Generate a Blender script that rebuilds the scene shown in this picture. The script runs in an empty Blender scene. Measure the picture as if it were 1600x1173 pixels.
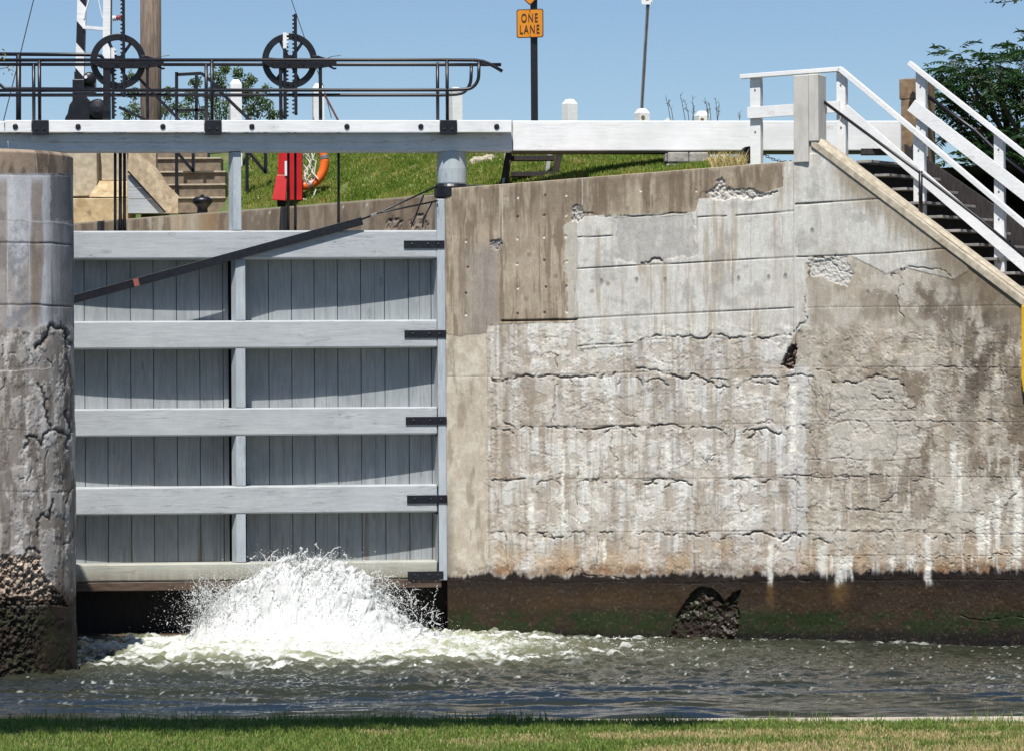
import bpy, bmesh, math, random
import numpy as np
from mathutils import Vector, Matrix
random.seed(7)
sc = bpy.context.scene
R = math.radians
# ------------------------------------------------------------------ camera, sky, sun, exposure
F, YH, EYE, ROLL = 5280.0, 620.0, 4.2, R(0.38)
cam_d = bpy.data.cameras.new("camera"); cam = bpy.data.objects.new("camera", cam_d)
sc.collection.objects.link(cam); sc.camera = cam
cam_d.sensor_width = 36; cam_d.lens = F/1600*36
cam_d.shift_y = (YH-586.5)/1600
cam_d.clip_start = 0.5; cam_d.clip_end = 6000
cam.matrix_world = Matrix.Translation((0, 0, EYE)) @ Matrix.Rotation(ROLL, 4, 'Y') @ Matrix.Rotation(R(90), 4, 'X')
SUN_EL = R(62); SUNV = Vector((-0.15*math.cos(SUN_EL), -0.989*math.cos(SUN_EL), math.sin(SUN_EL))).normalized()
world = bpy.data.worlds.new("World"); sc.world = world; world.use_nodes = True
wn = world.node_tree; wn.nodes.clear()
sky = wn.nodes.new('ShaderNodeTexSky'); sky.sky_type = 'NISHITA'; sky.sun_disc = False
sky.sun_elevation = SUN_EL; sky.sun_rotation = math.atan2(SUNV.x, SUNV.y) % (2*math.pi)
sky.altitude = 1500; sky.air_density = 1.0; sky.dust_density = 0.15; sky.ozone_density = 4.0
bg = wn.nodes.new('ShaderNodeBackground'); bg.inputs[1].default_value = 0.073
wo = wn.nodes.new('ShaderNodeOutputWorld')
wn.links.new(sky.outputs[0], bg.inputs[0]); wn.links.new(bg.outputs[0], wo.inputs[0])
sl = bpy.data.lights.new("sun", 'SUN'); sl.energy = 4.9; sl.angle = R(0.5); sl.color = (1, 0.965, 0.91)
so = bpy.data.objects.new("sun", sl); sc.collection.objects.link(so)
so.rotation_euler = SUNV.to_track_quat('Z', 'Y').to_euler(); so.location = (-10, -40, 60)
sc.view_settings.view_transform = 'Standard'; sc.view_settings.look = 'None'
sc.view_settings.exposure = 0.45; sc.view_settings.gamma = 1
sc.cycles.max_bounces = 6; sc.cycles.diffuse_bounces = 2

# ------------------------------------------------------------------ helpers
CR, SR = math.cos(ROLL), math.sin(ROLL)
def lvl(px, py):
    a, b = px-800, py-YH
    return a*CR-b*SR, a*SR+b*CR
def W(px, py, d):
    a, b = lvl(px, py)
    return Vector((a*d/F, d, EYE-b*d/F))
def proj(x, y, z):
    a = x/y*F; b = (EYE-z)/y*F
    return 800+a*CR+b*SR, YH-a*SR+b*CR
def lin(r, g, b, k=1.0):
    f = lambda c: ((c/255+0.055)/1.055)**2.4 if c > 10 else c/255/12.92
    return (f(r)*k, f(g)*k, f(b)*k)
KA = 0.80                                   # real albedo against displayed colour on a sunlit upright face
def alb(r, g, b, k=1.0): return lin(r, g, b, KA*k)

def tag(o, label=None, cat=None, group=None, kind=None):
    if label: o['label'] = label
    if cat: o['category'] = cat
    if group: o['group'] = group
    if kind: o['kind'] = kind
    return o
def wloc(o):
    v = Vector((0, 0, 0))
    while o: v += o.location; o = o.parent
    return v
def thing(name, label, cat, loc, group=None):
    o = bpy.data.objects.new(name, None); sc.collection.objects.link(o); o.location = loc
    o.empty_display_size = 0.2
    return tag(o, label, cat, group)
def link(name, me, mat, parent=None, origin=None):
    org = Vector(origin) if origin is not None else (wloc(parent) if parent else Vector((0, 0, 0)))
    me.transform(Matrix.Translation(-org))
    o = bpy.data.objects.new(name, me); sc.collection.objects.link(o)
    if parent: o.parent = parent; o.location = org-wloc(parent)
    else: o.location = org
    if mat: me.materials.append(mat)
    return o
class MB:
    def __init__(s): s.v = []; s.f = []; s.smooth = False
    def add(s, vs, fs):
        n = len(s.v); s.v += [tuple(p) for p in vs]; s.f += [tuple(i+n for i in f) for f in fs]; return s
    def box8(s, c):        # c: 4 bottom corners then 4 top corners
        return s.add(c, [(3, 2, 1, 0), (4, 5, 6, 7), (0, 1, 5, 4), (1, 2, 6, 5), (2, 3, 7, 6), (3, 0, 4, 7)])
    def box(s, x0, y0, z0, x1, y1, z1):
        return s.box8([(x0, y0, z0), (x1, y0, z0), (x1, y1, z0), (x0, y1, z0), (x0, y0, z1), (x1, y0, z1), (x1, y1, z1), (x0, y1, z1)])
    def obox(s, c, ax, ay, az):      # centre and half axes
        c = Vector(c); ax = Vector(ax); ay = Vector(ay); az = Vector(az)
        return s.box8([c-ax-ay-az, c+ax-ay-az, c+ax+ay-az, c-ax+ay-az, c-ax-ay+az, c+ax-ay+az, c+ax+ay+az, c-ax+ay+az])
    def bar(s, a, b, w, h, up=(0, 0, 1), dirw=None):    # rectangular bar a->b: w across, h along up
        a = Vector(a); b = Vector(b); t = (b-a).normalized(); u = Vector(up)
        if dirw is not None:
            sd = Vector(dirw); sd = (sd-t*sd.dot(t)).normalized(); u2 = sd.cross(t).normalized()
        else:
            sd = t.cross(u).normalized(); u2 = sd.cross(t).normalized()
        return s.obox((a+b)/2, (b-a)/2, sd*w/2, u2*h/2)
    def prism(s, pts, off):          # planar outline extruded by off
        n = len(pts); off = Vector(off)
        vs = [Vector(p) for p in pts]+[Vector(p)+off for p in pts]
        return s.add(vs, [tuple(range(n))[::-1], tuple(range(n, 2*n))]+[(i, (i+1) % n, n+(i+1) % n, n+i) for i in range(n)])
    def tube(s, path, r, seg=10, r1=None, cap=True):
        path = [Vector(p) for p in path]; n = len(path); base = len(s.v)
        ref = None
        for i, p in enumerate(path):
            t = (path[min(i+1, n-1)]-path[max(i-1, 0)]).normalized()
            if ref is None: ref = t.orthogonal().normalized()
            else: ref = (ref-t*ref.dot(t)).normalized()
            bi = t.cross(ref); rr = r if r1 is None else r+(r1-r)*i/(n-1)
            for k in range(seg):
                a = 2*math.pi*k/seg
                s.v.append(tuple(p+ref*math.cos(a)*rr+bi*math.sin(a)*rr))
        for i in range(n-1):
            for k in range(seg):
                q = base+i*seg; k2 = (k+1) % seg
                s.f.append((q+k, q+k2, q+seg+k2, q+seg+k))
        if cap:
            s.f.append(tuple(base+k for k in range(seg))[::-1]); s.f.append(tuple(base+(n-1)*seg+k for k in range(seg)))
        return s
    def lathe(s, c, prof, seg=24, axis=(0, 0, 1)):   # prof: (radius, height)
        c = Vector(c); ax = Vector(axis).normalized(); e = ax.orthogonal().normalized(); g = ax.cross(e); base = len(s.v)
        for r, h in prof:
            for k in range(seg):
                a = 2*math.pi*k/seg; s.v.append(tuple(c+ax*h+e*r*math.cos(a)+g*r*math.sin(a)))
        for i in range(len(prof)-1):
            for k in range(seg):
                q = base+i*seg; k2 = (k+1) % seg; s.f.append((q+k, q+k2, q+seg+k2, q+seg+k))
        s.f.append(tuple(base+k for k in range(seg))[::-1]); s.f.append(tuple(base+(len(prof)-1)*seg+k for k in range(seg)))
        return s
    def build(s, name, mat, parent=None, bevel=0, origin=None, smooth=False, label=None):
        me = bpy.data.meshes.new(name); me.from_pydata(s.v, [], s.f); me.validate(); me.update()
        bm = bmesh.new(); bm.from_mesh(me); bmesh.ops.recalc_face_normals(bm, faces=bm.faces); bm.to_mesh(me); bm.free()
        if smooth:
            me.polygons.foreach_set('use_smooth', [True]*len(me.polygons))
        o = link(name, me, mat, parent, origin)
        if bevel:
            m = o.modifiers.new('bevel', 'BEVEL'); m.width = bevel; m.segments = 2; m.limit_method = 'ANGLE'
        if label: o['label'] = label
        return o
def npmesh(name, V, Fq, mat, parent=None, cols=None, smooth=False, origin=None):
    me = bpy.data.meshes.new(name); nv = len(V); k = Fq.shape[1]; nf = len(Fq)
    me.vertices.add(nv); me.vertices.foreach_set('co', np.ascontiguousarray(V, dtype=np.float32).ravel())
    me.loops.add(nf*k); me.loops.foreach_set('vertex_index', np.ascontiguousarray(Fq, dtype=np.int32).ravel())
    me.polygons.add(nf); me.polygons.foreach_set('loop_start', np.arange(0, nf*k, k, dtype=np.int32))
    me.polygons.foreach_set('loop_total', np.full(nf, k, dtype=np.int32))
    me.polygons.foreach_set('use_smooth', np.full(nf, smooth, dtype=bool))
    me.update(calc_edges=True); me.validate()
    if cols:
        for cn, ca in cols.items():
            at = me.color_attributes.new(cn, 'FLOAT_COLOR', 'POINT')
            at.data.foreach_set('color', np.ascontiguousarray(ca, dtype=np.float32).ravel())
    return link(name, me, mat, parent, origin)
def gridfaces(nr, nc):
    i = np.arange(nr-1)[:, None]*nc+np.arange(nc-1)[None, :]
    return np.stack([i, i+1, i+nc+1, i+nc], -1).reshape(-1, 4)

# numpy noise
_T = {}
def vn(x, y, seed):
    if seed not in _T: _T[seed] = np.random.RandomState(seed).rand(256, 256)
    T = _T[seed]; xi = np.floor(x).astype(int); yi = np.floor(y).astype(int); fx = x-xi; fy = y-yi
    fx = fx*fx*fx*(fx*(fx*6-15)+10); fy = fy*fy*fy*(fy*(fy*6-15)+10)
    x0 = xi & 255; x1 = (xi+1) & 255; y0 = yi & 255; y1 = (yi+1) & 255
    return (T[y0, x0]*(1-fx)+T[y0, x1]*fx)*(1-fy)+(T[y1, x0]*(1-fx)+T[y1, x1]*fx)*fy
def fbm(x, y, seed, octv=5, gain=0.5):
    s = 0; a = 1; t = 0
    for i in range(octv):
        s = s+a*vn(x*2**i+i*17.3, y*2**i+i*9.1, seed+i); t += a; a *= gain
    return s/t
def ss(a, b, x):
    t = np.clip((x-a)/(b-a), 0, 1); return t*t*(3-2*t)
def jag(pts, amp, seed, lev=3):
    rs = np.random.RandomState(seed); p = [np.array(q, float) for q in pts]
    for l in range(lev):
        q = [p[0]]
        for a, b in zip(p[:-1], p[1:]):
            d = b-a; L = np.hypot(*d)+1e-6; n = np.array([-d[1], d[0]])/L
            q += [(a+b)/2+n*rs.uniform(-1, 1)*min(amp, L*0.28), b]
        p = q; amp *= 0.62
    return p
def pdist(X, Y, poly, pad):
    D = np.full(X.shape, 1e3); xs = [p[0] for p in poly]; ys = [p[1] for p in poly]
    m = (X > min(xs)-pad) & (X < max(xs)+pad) & (Y > min(ys)-pad) & (Y < max(ys)+pad)
    if not m.any(): return D
    x = X[m]; y = Y[m]; best = np.full(x.shape, 1e3)
    for a, b in zip(poly[:-1], poly[1:]):
        dx, dy = b[0]-a[0], b[1]-a[1]; L = dx*dx+dy*dy+1e-9
        t = np.clip(((x-a[0])*dx+(y-a[1])*dy)/L, 0, 1)
        best = np.minimum(best, np.hypot(x-a[0]-t*dx, y-a[1]-t*dy))
    D[m] = best; return D
def inpoly(X, Y, poly):
    c = np.zeros(X.shape, bool); n = len(poly)
    for i in range(n):
        x0, y0 = poly[i]; x1, y1 = poly[(i+1) % n]
        if y0 == y1: continue
        c ^= ((y0 > Y) != (y1 > Y)) & (X < (x1-x0)*(Y-y0)/(y1-y0)+x0)
    return c

# ------------------------------------------------------------------ materials
def newmat(name):
    m = bpy.data.materials.new(name); m.use_nodes = True; nt = m.node_tree
    return m, nt, nt.nodes['Principled BSDF']
def N(nt, t, **k):
    n = nt.nodes.new(t)
    for a, b in k.items(): setattr(n, a, b)
    return n
def noise(nt, scale, stretch=(1, 1, 1), detail=6, rough=0.55, dist=0, rot=None, coord='Object'):
    tc = N(nt, 'ShaderNodeTexCoord'); mp = N(nt, 'ShaderNodeMapping'); mp.inputs['Scale'].default_value = stretch
    if rot: mp.inputs['Rotation'].default_value = rot
    nz = N(nt, 'ShaderNodeTexNoise'); nz.inputs['Scale'].default_value = scale; nz.inputs['Detail'].default_value = detail
    nz.inputs['Roughness'].default_value = rough; nz.inputs['Distortion'].default_value = dist
    nt.links.new(tc.outputs[coord], mp.inputs[0]); nt.links.new(mp.outputs[0], nz.inputs['Vector']); return nz.outputs['Fac']
def ramp(nt, src, stops):
    r = N(nt, 'ShaderNodeValToRGB'); e = r.color_ramp.elements
    while len(e) < len(stops): e.new(0.5)
    for el, (p, c) in zip(e, stops):
        el.position = p; el.color = (*c, 1) if not isinstance(c, (int, float)) else (c, c, c, 1)
    nt.links.new(src, r.inputs[0]); return r.outputs[0]
def mix(nt, fac, a, b, mode='MIX'):
    m = N(nt, 'ShaderNodeMix', data_type='RGBA', blend_type=mode)
    for s, v in ((m.inputs[0], fac), (m.inputs[6], a), (m.inputs[7], b)):
        if isinstance(v, (int, float)): s.default_value = v
        elif isinstance(v, tuple): s.default_value = (*v, 1)
        else: nt.links.new(v, s)
    return m.outputs[2]
def bump(nt, bs, h, strength, dist=0.01):
    b = N(nt, 'ShaderNodeBump'); b.inputs['Strength'].default_value = strength; b.inputs['Distance'].default_value = dist
    nt.links.new(h, b.inputs['Height']); nt.links.new(b.outputs[0], bs.inputs['Normal'])
def simple(name, c1, c2, scale=8, stretch=(1, 1, 1), rough=0.7, bmp=0.2, bdist=0.01, metal=0, dirt=None, dirtamt=0.5, dscale=3, lo=0.35, hi=0.65, rot=None):
    m, nt, bs = newmat(name); f = noise(nt, scale, stretch, rot=rot); col = ramp(nt, f, [(lo, c1), (hi, c2)])
    if dirt:
        d = ramp(nt, noise(nt, dscale, stretch, detail=8, rough=0.7), [(0.55, 0.0), (0.7, 1.0)])
        mm = N(nt, 'ShaderNodeMath', operation='MULTIPLY'); mm.inputs[1].default_value = dirtamt
        nt.links.new(d, mm.inputs[0]); col = mix(nt, mm.outputs[0], col, dirt)
    nt.links.new(col, bs.inputs['Base Color']); bs.inputs['Roughness'].default_value = rough; bs.inputs['Metallic'].default_value = metal
    if bmp: bump(nt, bs, f, bmp, bdist)
    return m
def timber(name, c1, c2, crack, axis='x', rough=0.6, ckamt=0.75, stain=False):
    """painted timber: long grain, drying cracks and a few knots"""
    m, nt, bs = newmat(name)
    st = {'x': (0.22, 3, 5), 'z': (3, 3, 0.3)}[axis]; st2 = {'x': (0.06, 3, 4.5), 'z': (9, 6, 0.2)}[axis]
    g = noise(nt, 5, st, 8, 0.6, 1.2); col = ramp(nt, g, [(0.3, c1), (0.7, c2)])
    patch = ramp(nt, noise(nt, 1.3, (1, 1, 1), 6, 0.65), [(0.35, (0.8,)*3), (0.65, (1.06,)*3)])
    col = mix(nt, 0.6, col, patch, 'MULTIPLY')
    ck = ramp(nt, noise(nt, 2.1, st2, 5, 0.5, 2.0), [(0.488, 0.0), (0.5, 1.0), (0.512, 0.0)])
    gate = ramp(nt, noise(nt, 0.9, (1, 1, 1), 2), [(0.47, 0.0), (0.56, 1.0)])
    cm = N(nt, 'ShaderNodeMath', operation='MULTIPLY'); nt.links.new(ck, cm.inputs[0]); nt.links.new(gate, cm.inputs[1])
    cm2 = N(nt, 'ShaderNodeMath', operation='MULTIPLY'); nt.links.new(cm.outputs[0], cm2.inputs[0]); cm2.inputs[1].default_value = ckamt
    col = mix(nt, cm2.outputs[0], col, crack)
    tc = N(nt, 'ShaderNodeTexCoord'); mp = N(nt, 'ShaderNodeMapping'); mp.inputs['Scale'].default_value = {'x': (0.75, 1.6, 1.9), 'z': (2, 2, .7)}[axis]
    vo = N(nt, 'ShaderNodeTexVoronoi'); vo.inputs['Scale'].default_value = 1.4
    nt.links.new(tc.outputs['Object'], mp.inputs[0]); nt.links.new(mp.outputs[0], vo.inputs['Vector'])
    kn = ramp(nt, vo.outputs['Distance'], [(0.03, 0.8), (0.06, 0.15), (0.085, 0.55), (0.12, 0.0)])
    col = mix(nt, kn, col, tuple(0.55*a+0.2*b for a, b in zip(c1, crack)))
    if stain:
        tcz = N(nt, 'ShaderNodeTexCoord'); sx = N(nt, 'ShaderNodeSeparateXYZ'); nt.links.new(tcz.outputs['Object'], sx.inputs[0])
        zr = N(nt, 'ShaderNodeMapRange'); zr.inputs[1].default_value = 4.2 if stain != 'low' else 1.25; zr.inputs[2].default_value = 0.9 if stain != 'low' else .93; nt.links.new(sx.outputs[2], zr.inputs[0])
        sn = ramp(nt, noise(nt, 2.2, (4, 4, .25), 6, .65), [(.50, 0.0), (.72, 1.0)] if stain != 'low' else [(.2, .25), (.6, 1.0)]); m5 = N(nt, 'ShaderNodeMath', operation='MULTIPLY'); nt.links.new(sn, m5.inputs[0]); nt.links.new(zr.outputs[0], m5.inputs[1])
        col = mix(nt, m5.outputs[0], col, alb(112, 96, 74))
        rn = ramp(nt, noise(nt, 1.4, (9, 9, .12), 4, .6), [(.66, 0.0), (.72, .8)]); m6 = N(nt, 'ShaderNodeMath', operation='MULTIPLY'); nt.links.new(rn, m6.inputs[0]); nt.links.new(zr.outputs[0], m6.inputs[1]); col = mix(nt, m6.outputs[0], col, alb(74, 44, 28))
    nt.links.new(col, bs.inputs['Base Color']); bs.inputs['Roughness'].default_value = rough
    h = N(nt, 'ShaderNodeMath', operation='SUBTRACT'); nt.links.new(g, h.inputs[0]); nt.links.new(cm.outputs[0], h.inputs[1])
    bump(nt, bs, h.outputs[0], 0.35, 0.008)
    return m
def pigment(name, rough=0.85, spec=0.3, fine=60, famt=0.35, bdist=0.004):
    """mineral surface: colour and wetness come with the mesh, grain from nodes"""
    m, nt, bs = newmat(name); at = N(nt, 'ShaderNodeVertexColor', layer_name='pigment')
    f = noise(nt, fine, (1, 1, 1), 8, 0.7); f2 = noise(nt, fine*0.2, (1, 1, 0.5), 6, 0.7)
    r1 = ramp(nt, f, [(0.25, (1-famt,)*3), (0.75, (1+famt*0.6,)*3)]); r2 = ramp(nt, f2, [(0.3, (0.86,)*3), (0.7, (1.1,)*3)])
    col = mix(nt, 1.0, mix(nt, 1.0, at.outputs[0], r1, 'MULTIPLY'), r2, 'MULTIPLY')
    nt.links.new(col, bs.inputs['Base Color']); nt.links.new(at.outputs['Alpha'], bs.inputs['Roughness'])
    bs.inputs['Specular IOR Level'].default_value = spec
    bump(nt, bs, f, 0.5, bdist); return m
CONC = pigment('weathered_concrete')
M = {}
M['grey'] = timber('grey_painted_timber', alb(178, 183, 186), alb(199, 203, 205), alb(70, 76, 84), ckamt=.5)
M['greytop'] = timber('light_grey_timber', alb(214, 222, 228), alb(236, 240, 244), alb(70, 76, 84))
M['greyv'] = timber('grey_painted_boards', alb(148, 154, 158), alb(174, 179, 180), alb(70, 74, 78), 'z', ckamt=0.25, stain=True)
M['post'] = timber('pale_painted_post', alb(174, 184, 192), alb(196, 204, 208), alb(90, 98, 108), 'z')
M['lowbeam'] = timber('stained_lower_timber', alb(178, 178, 168), alb(196, 196, 182), alb(110, 90, 66), stain='low')
M['brownwood'] = simple('wet_brown_sill', alb(74, 58, 46), alb(104, 86, 70), 9, (0.4, 2, 2), 0.5, 0.4)
M['white'] = timber('white_painted_timber', (0.70, 0.70, 0.70), (0.80, 0.80, 0.79), (0.40, 0.39, 0.37), ckamt=.4, rough=.5)
M['whiteg'] = simple('weathered_white_paint', (0.60, 0.62, 0.65), (0.72, 0.73, 0.75), 6, (1, 1, 0.4), 0.5, 0.15, dirt=(0.4, 0.4, 0.4), dirtamt=0.4, dscale=9)
M['black'] = simple('black_iron_paint', (0.003, 0.003, 0.006), (0.010, 0.010, 0.014), 14, rough=0.4, bmp=0.25, bdist=0.003, dirt=(0.06, 0.03, 0.02), dirtamt=0.3, dscale=22)
M['rust'] = simple('rust_stained_iron', (0.05, 0.022, 0.018), (0.14, 0.05, 0.035), 20, rough=0.8)
M['redmark'] = simple('red_oxide', (0.22, 0.06, 0.045), (0.3, 0.1, 0.07), 30)
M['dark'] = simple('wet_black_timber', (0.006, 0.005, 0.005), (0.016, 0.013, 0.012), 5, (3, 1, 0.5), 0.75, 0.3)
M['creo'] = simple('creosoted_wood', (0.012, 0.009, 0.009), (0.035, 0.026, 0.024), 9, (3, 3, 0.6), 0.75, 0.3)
M['pole'] = simple('weathered_pole_wood', alb(98, 84, 74), alb(138, 120, 106), 7, (4, 4, 0.35), 0.85, 0.6, 0.02, dirt=alb(60, 48, 42), dirtamt=0.7, dscale=9)
M['beige'] = simple('beige_concrete', alb(180, 166, 142), alb(206, 194, 170), 7, rough=0.9, bmp=0.5, dirt=alb(130, 112, 88), dirtamt=0.5, dscale=4)
M['ochre'] = simple('ochre_stained_concrete', alb(172, 148, 110), alb(204, 184, 148), 5, rough=0.9, bmp=0.5, dirt=alb(104, 84, 60), dirtamt=0.7, dscale=4)
M['stepc'] = simple('step_concrete', alb(150, 132, 108), alb(188, 170, 142), 9, rough=0.9, bmp=0.5, dirt=alb(104, 90, 76), dirtamt=0.5, dscale=5)
M['coping'] = simple('weathered_coping', alb(170, 158, 138), alb(204, 193, 172), 9, rough=.9, bmp=.6, dirt=alb(128, 114, 96), dirtamt=.6, dscale=7)
M['greyc'] = simple('pale_grey_concrete', alb(196, 191, 182), alb(222, 218, 210), 5, (1, 1, 0.35), rough=0.9, bmp=0.4, dirt=alb(140, 132, 122), dirtamt=0.5, dscale=5)
M['brownc'] = simple('brown_concrete', alb(124, 100, 76), alb(160, 134, 106), 9, rough=0.9, bmp=0.5, dirt=alb(80, 62, 48), dirtamt=0.5, dscale=5)
M['stone'] = simple('grey_stone', alb(140, 136, 130), alb(184, 180, 172), 7, rough=0.9, bmp=0.8, bdist=0.03, dirt=alb(84, 80, 72), dirtamt=0.6)
M['boulder'] = simple('pale_boulder', alb(150, 140, 122), alb(196, 186, 166), 6, rough=0.95, bmp=1, bdist=0.04, dirt=alb(90, 92, 56), dirtamt=0.6)
M['red'] = simple('red_paint', (0.42, 0.008, 0.008), (0.52, 0.014, 0.012), 5, rough=0.4, bmp=0.05)
M['orange'] = simple('orange_plastic', (0.8, 0.13, 0.012), (0.88, 0.17, 0.02), 5, rough=0.45, bmp=0.05)
M['rope'] = simple('white_rope', (0.6, 0.57, 0.5), (0.75, 0.72, 0.66), 60, rough=0.9, bmp=0.5)
M['sign'] = simple('amber_sign_face', (0.60, 0.21, 0.008), (0.66, 0.24, 0.01), 4, rough=0.5, bmp=0)
M['signdark'] = simple('dark_sign_print', (0.05, 0.012, 0.008), (0.07, 0.018, 0.01), 9, rough=0.5, bmp=0)
M['steel'] = simple('galvanised_steel', (0.2, 0.2, 0.2), (0.34, 0.34, 0.33), 18, (1, 1, 0.2), rough=0.45, bmp=0.1, metal=0.6)
M['signwhite'] = simple('white_sign_face', (0.72, 0.72, 0.72), (0.78, 0.78, 0.78), 4, rough=0.45, bmp=0)
M['yellow'] = simple('yellow_paint', (0.55, 0.33, 0.01), (0.66, 0.42, 0.02), 7, rough=0.55, bmp=0.1)
M['wire'] = simple('dark_cable', (0.03, 0.035, 0.04), (0.05, 0.055, 0.06), 9, rough=0.6, bmp=0)
M['bark'] = simple('bark', (0.05, 0.035, 0.025), (0.1, 0.075, 0.055), 12, (3, 3, 0.5), 0.9, 0.7, 0.02)
M['tread'] = simple('weathered_tread', alb(120,116,112), alb(165,160,155), 9, rough=0.8, bmp=0.4)
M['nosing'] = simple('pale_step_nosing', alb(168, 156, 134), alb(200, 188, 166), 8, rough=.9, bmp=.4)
M['stepr'] = simple('shaded_step_concrete', alb(112, 99, 84), alb(146, 130, 110), 7, rough=.9, bmp=.5, dirt=alb(84, 72, 60), dirtamt=.6, dscale=5)  # riser shade painted in as a darker step concrete
M['redwire'] = simple('red_insulator_glaze', (0.25, 0.03, 0.02), (0.4, 0.06, 0.04), 30, rough=0.3, bmp=0)
M['straw'] = simple('dry_straw', (0.4, 0.3, 0.1), (0.6, 0.5, 0.25), 30, rough=0.9, bmp=0)
def leafmat(name, a, b, c, sc_=3.0, trans=0.35):
    m, nt, bs = newmat(name); col = ramp(nt, noise(nt, sc_, (1, 1, 1), 5, 0.7), [(0.3, a), (0.5, b), (0.7, c)])
    nt.links.new(col, bs.inputs['Base Color']); bs.inputs['Roughness'].default_value = 0.55; bs.inputs['Specular IOR Level'].default_value = 0.3
    tr = N(nt, 'ShaderNodeBsdfTranslucent'); nt.links.new(col, tr.inputs[0]); ms = N(nt, 'ShaderNodeMixShader'); ms.inputs[0].default_value = trans
    nt.links.new(bs.outputs[0], ms.inputs[1]); nt.links.new(tr.outputs[0], ms.inputs[2]); nt.links.new(ms.outputs[0], nt.nodes['Material Output'].inputs[0]); return m
M['leafdark'] = leafmat('dark_green_leaves', (0.010, 0.028, 0.010), (0.024, 0.06, 0.018), (0.07, 0.14, 0.035), 7, trans=0.28)
M['leaf'] = leafmat('olive_green_leaves', (0.04, 0.075, 0.025), (0.09, 0.14, 0.045), (0.18, 0.22, 0.08), 9)
M['leafyel'] = leafmat('yellowing_leaves', (0.12, 0.12, 0.02), (0.25, 0.2, 0.03), (0.32, 0.22, 0.04), 12)
# ================================================================== RIGHT LOCK WALL (relief + stains built as geometry)
def mixc(C, c, a):
    a = np.clip(a, 0, 1)[..., None]; return C*(1-a)+np.array(c)*a
def C3(r, g, b, k=1.17): return np.array(alb(r, g, b, k))
WX0, WX1 = -1.15, 4.82
def wy(x): return np.where(x < WX1, 60-0.367*(x-WX0), 60-0.367*(WX1-WX0)-0.47*(x-WX1))
def px2x(px):    # level px on the wall plane -> x
    t = (px-800)/F
    x = t*(60+0.367*WX0)/(1+0.367*t)
    if x > WX1: x = t*(60-0.367*(WX1-WX0)+0.47*WX1)/(1+0.47*t)
    return x
xs_f = np.array([px2x(p) for p in np.arange(697, 1606, 1.25)]); xs = np.concatenate([xs_f, [9.2, 10, 12, 16, 22, 30]])
def topz(x, y):
    px = proj(x, y, 8.0)[0]
    if px < 1242: py = 295+(252-295)*(px-697)/(1240-697)
    elif px < 1268: py = 214
    else: py = 213+(462-213)*(px-1268)/(1600-1268)
    return max(EYE-lvl(px, py)[1]*y/F, 4.6)
ys = wy(xs); tz = np.array([topz(a, b) for a, b in zip(xs, ys)])
nr = 600; v = np.linspace(0, 1, nr)
ZZ = -0.7+v[:, None]*(tz[None, :]+0.7); XX = np.repeat(xs[None], nr, 0); YY = np.repeat(ys[None], nr, 0)
PX, PY = proj(XX, YY, ZZ)
# work coordinates: q slightly warped photo-like coordinates so that boundaries are ragged
wq = (fbm(PX/14, PY/14, 3, 4)-0.5)*14; wr = (fbm(PX/14, PY/14, 33, 4)-0.5)*14
QX = PX+wq; QY = PY+wr; QXs = PX+(wq)*0.15; QYs = PY+wr*0.12
strk = fbm(PX/15, PY/70, 11, 6, 0.6); strk2 = fbm(PX/3.2, PY/60, 21, 4, 0.6); mot = fbm(PX/45, PY/38, 31, 6, 0.6); fine = fbm(PX/4, PY/5, 41, 4, 0.7)
# base: pale, streaked and partly worn render
C = np.repeat(np.repeat(C3(204, 197, 188)[None, None], nr, 0), len(xs), 1)
C = mixc(C, C3(212, 209, 208), ss(0.46, 0.56, strk)*0.9)
C = mixc(C, C3(164, 151, 136), ss(0.50, 0.60, fbm(PX/30, PY/50, 51, 6, .62))*0.7)
C = mixc(C, C3(220, 217, 213), ss(0.62, 0.72, strk2)*0.4)
C = mixc(C, C3(126, 120, 116), ss(0.60, 0.70, fbm(PX/5, PY/70, 61, 4, .6))*0.5)
H = np.zeros_like(PX)
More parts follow.
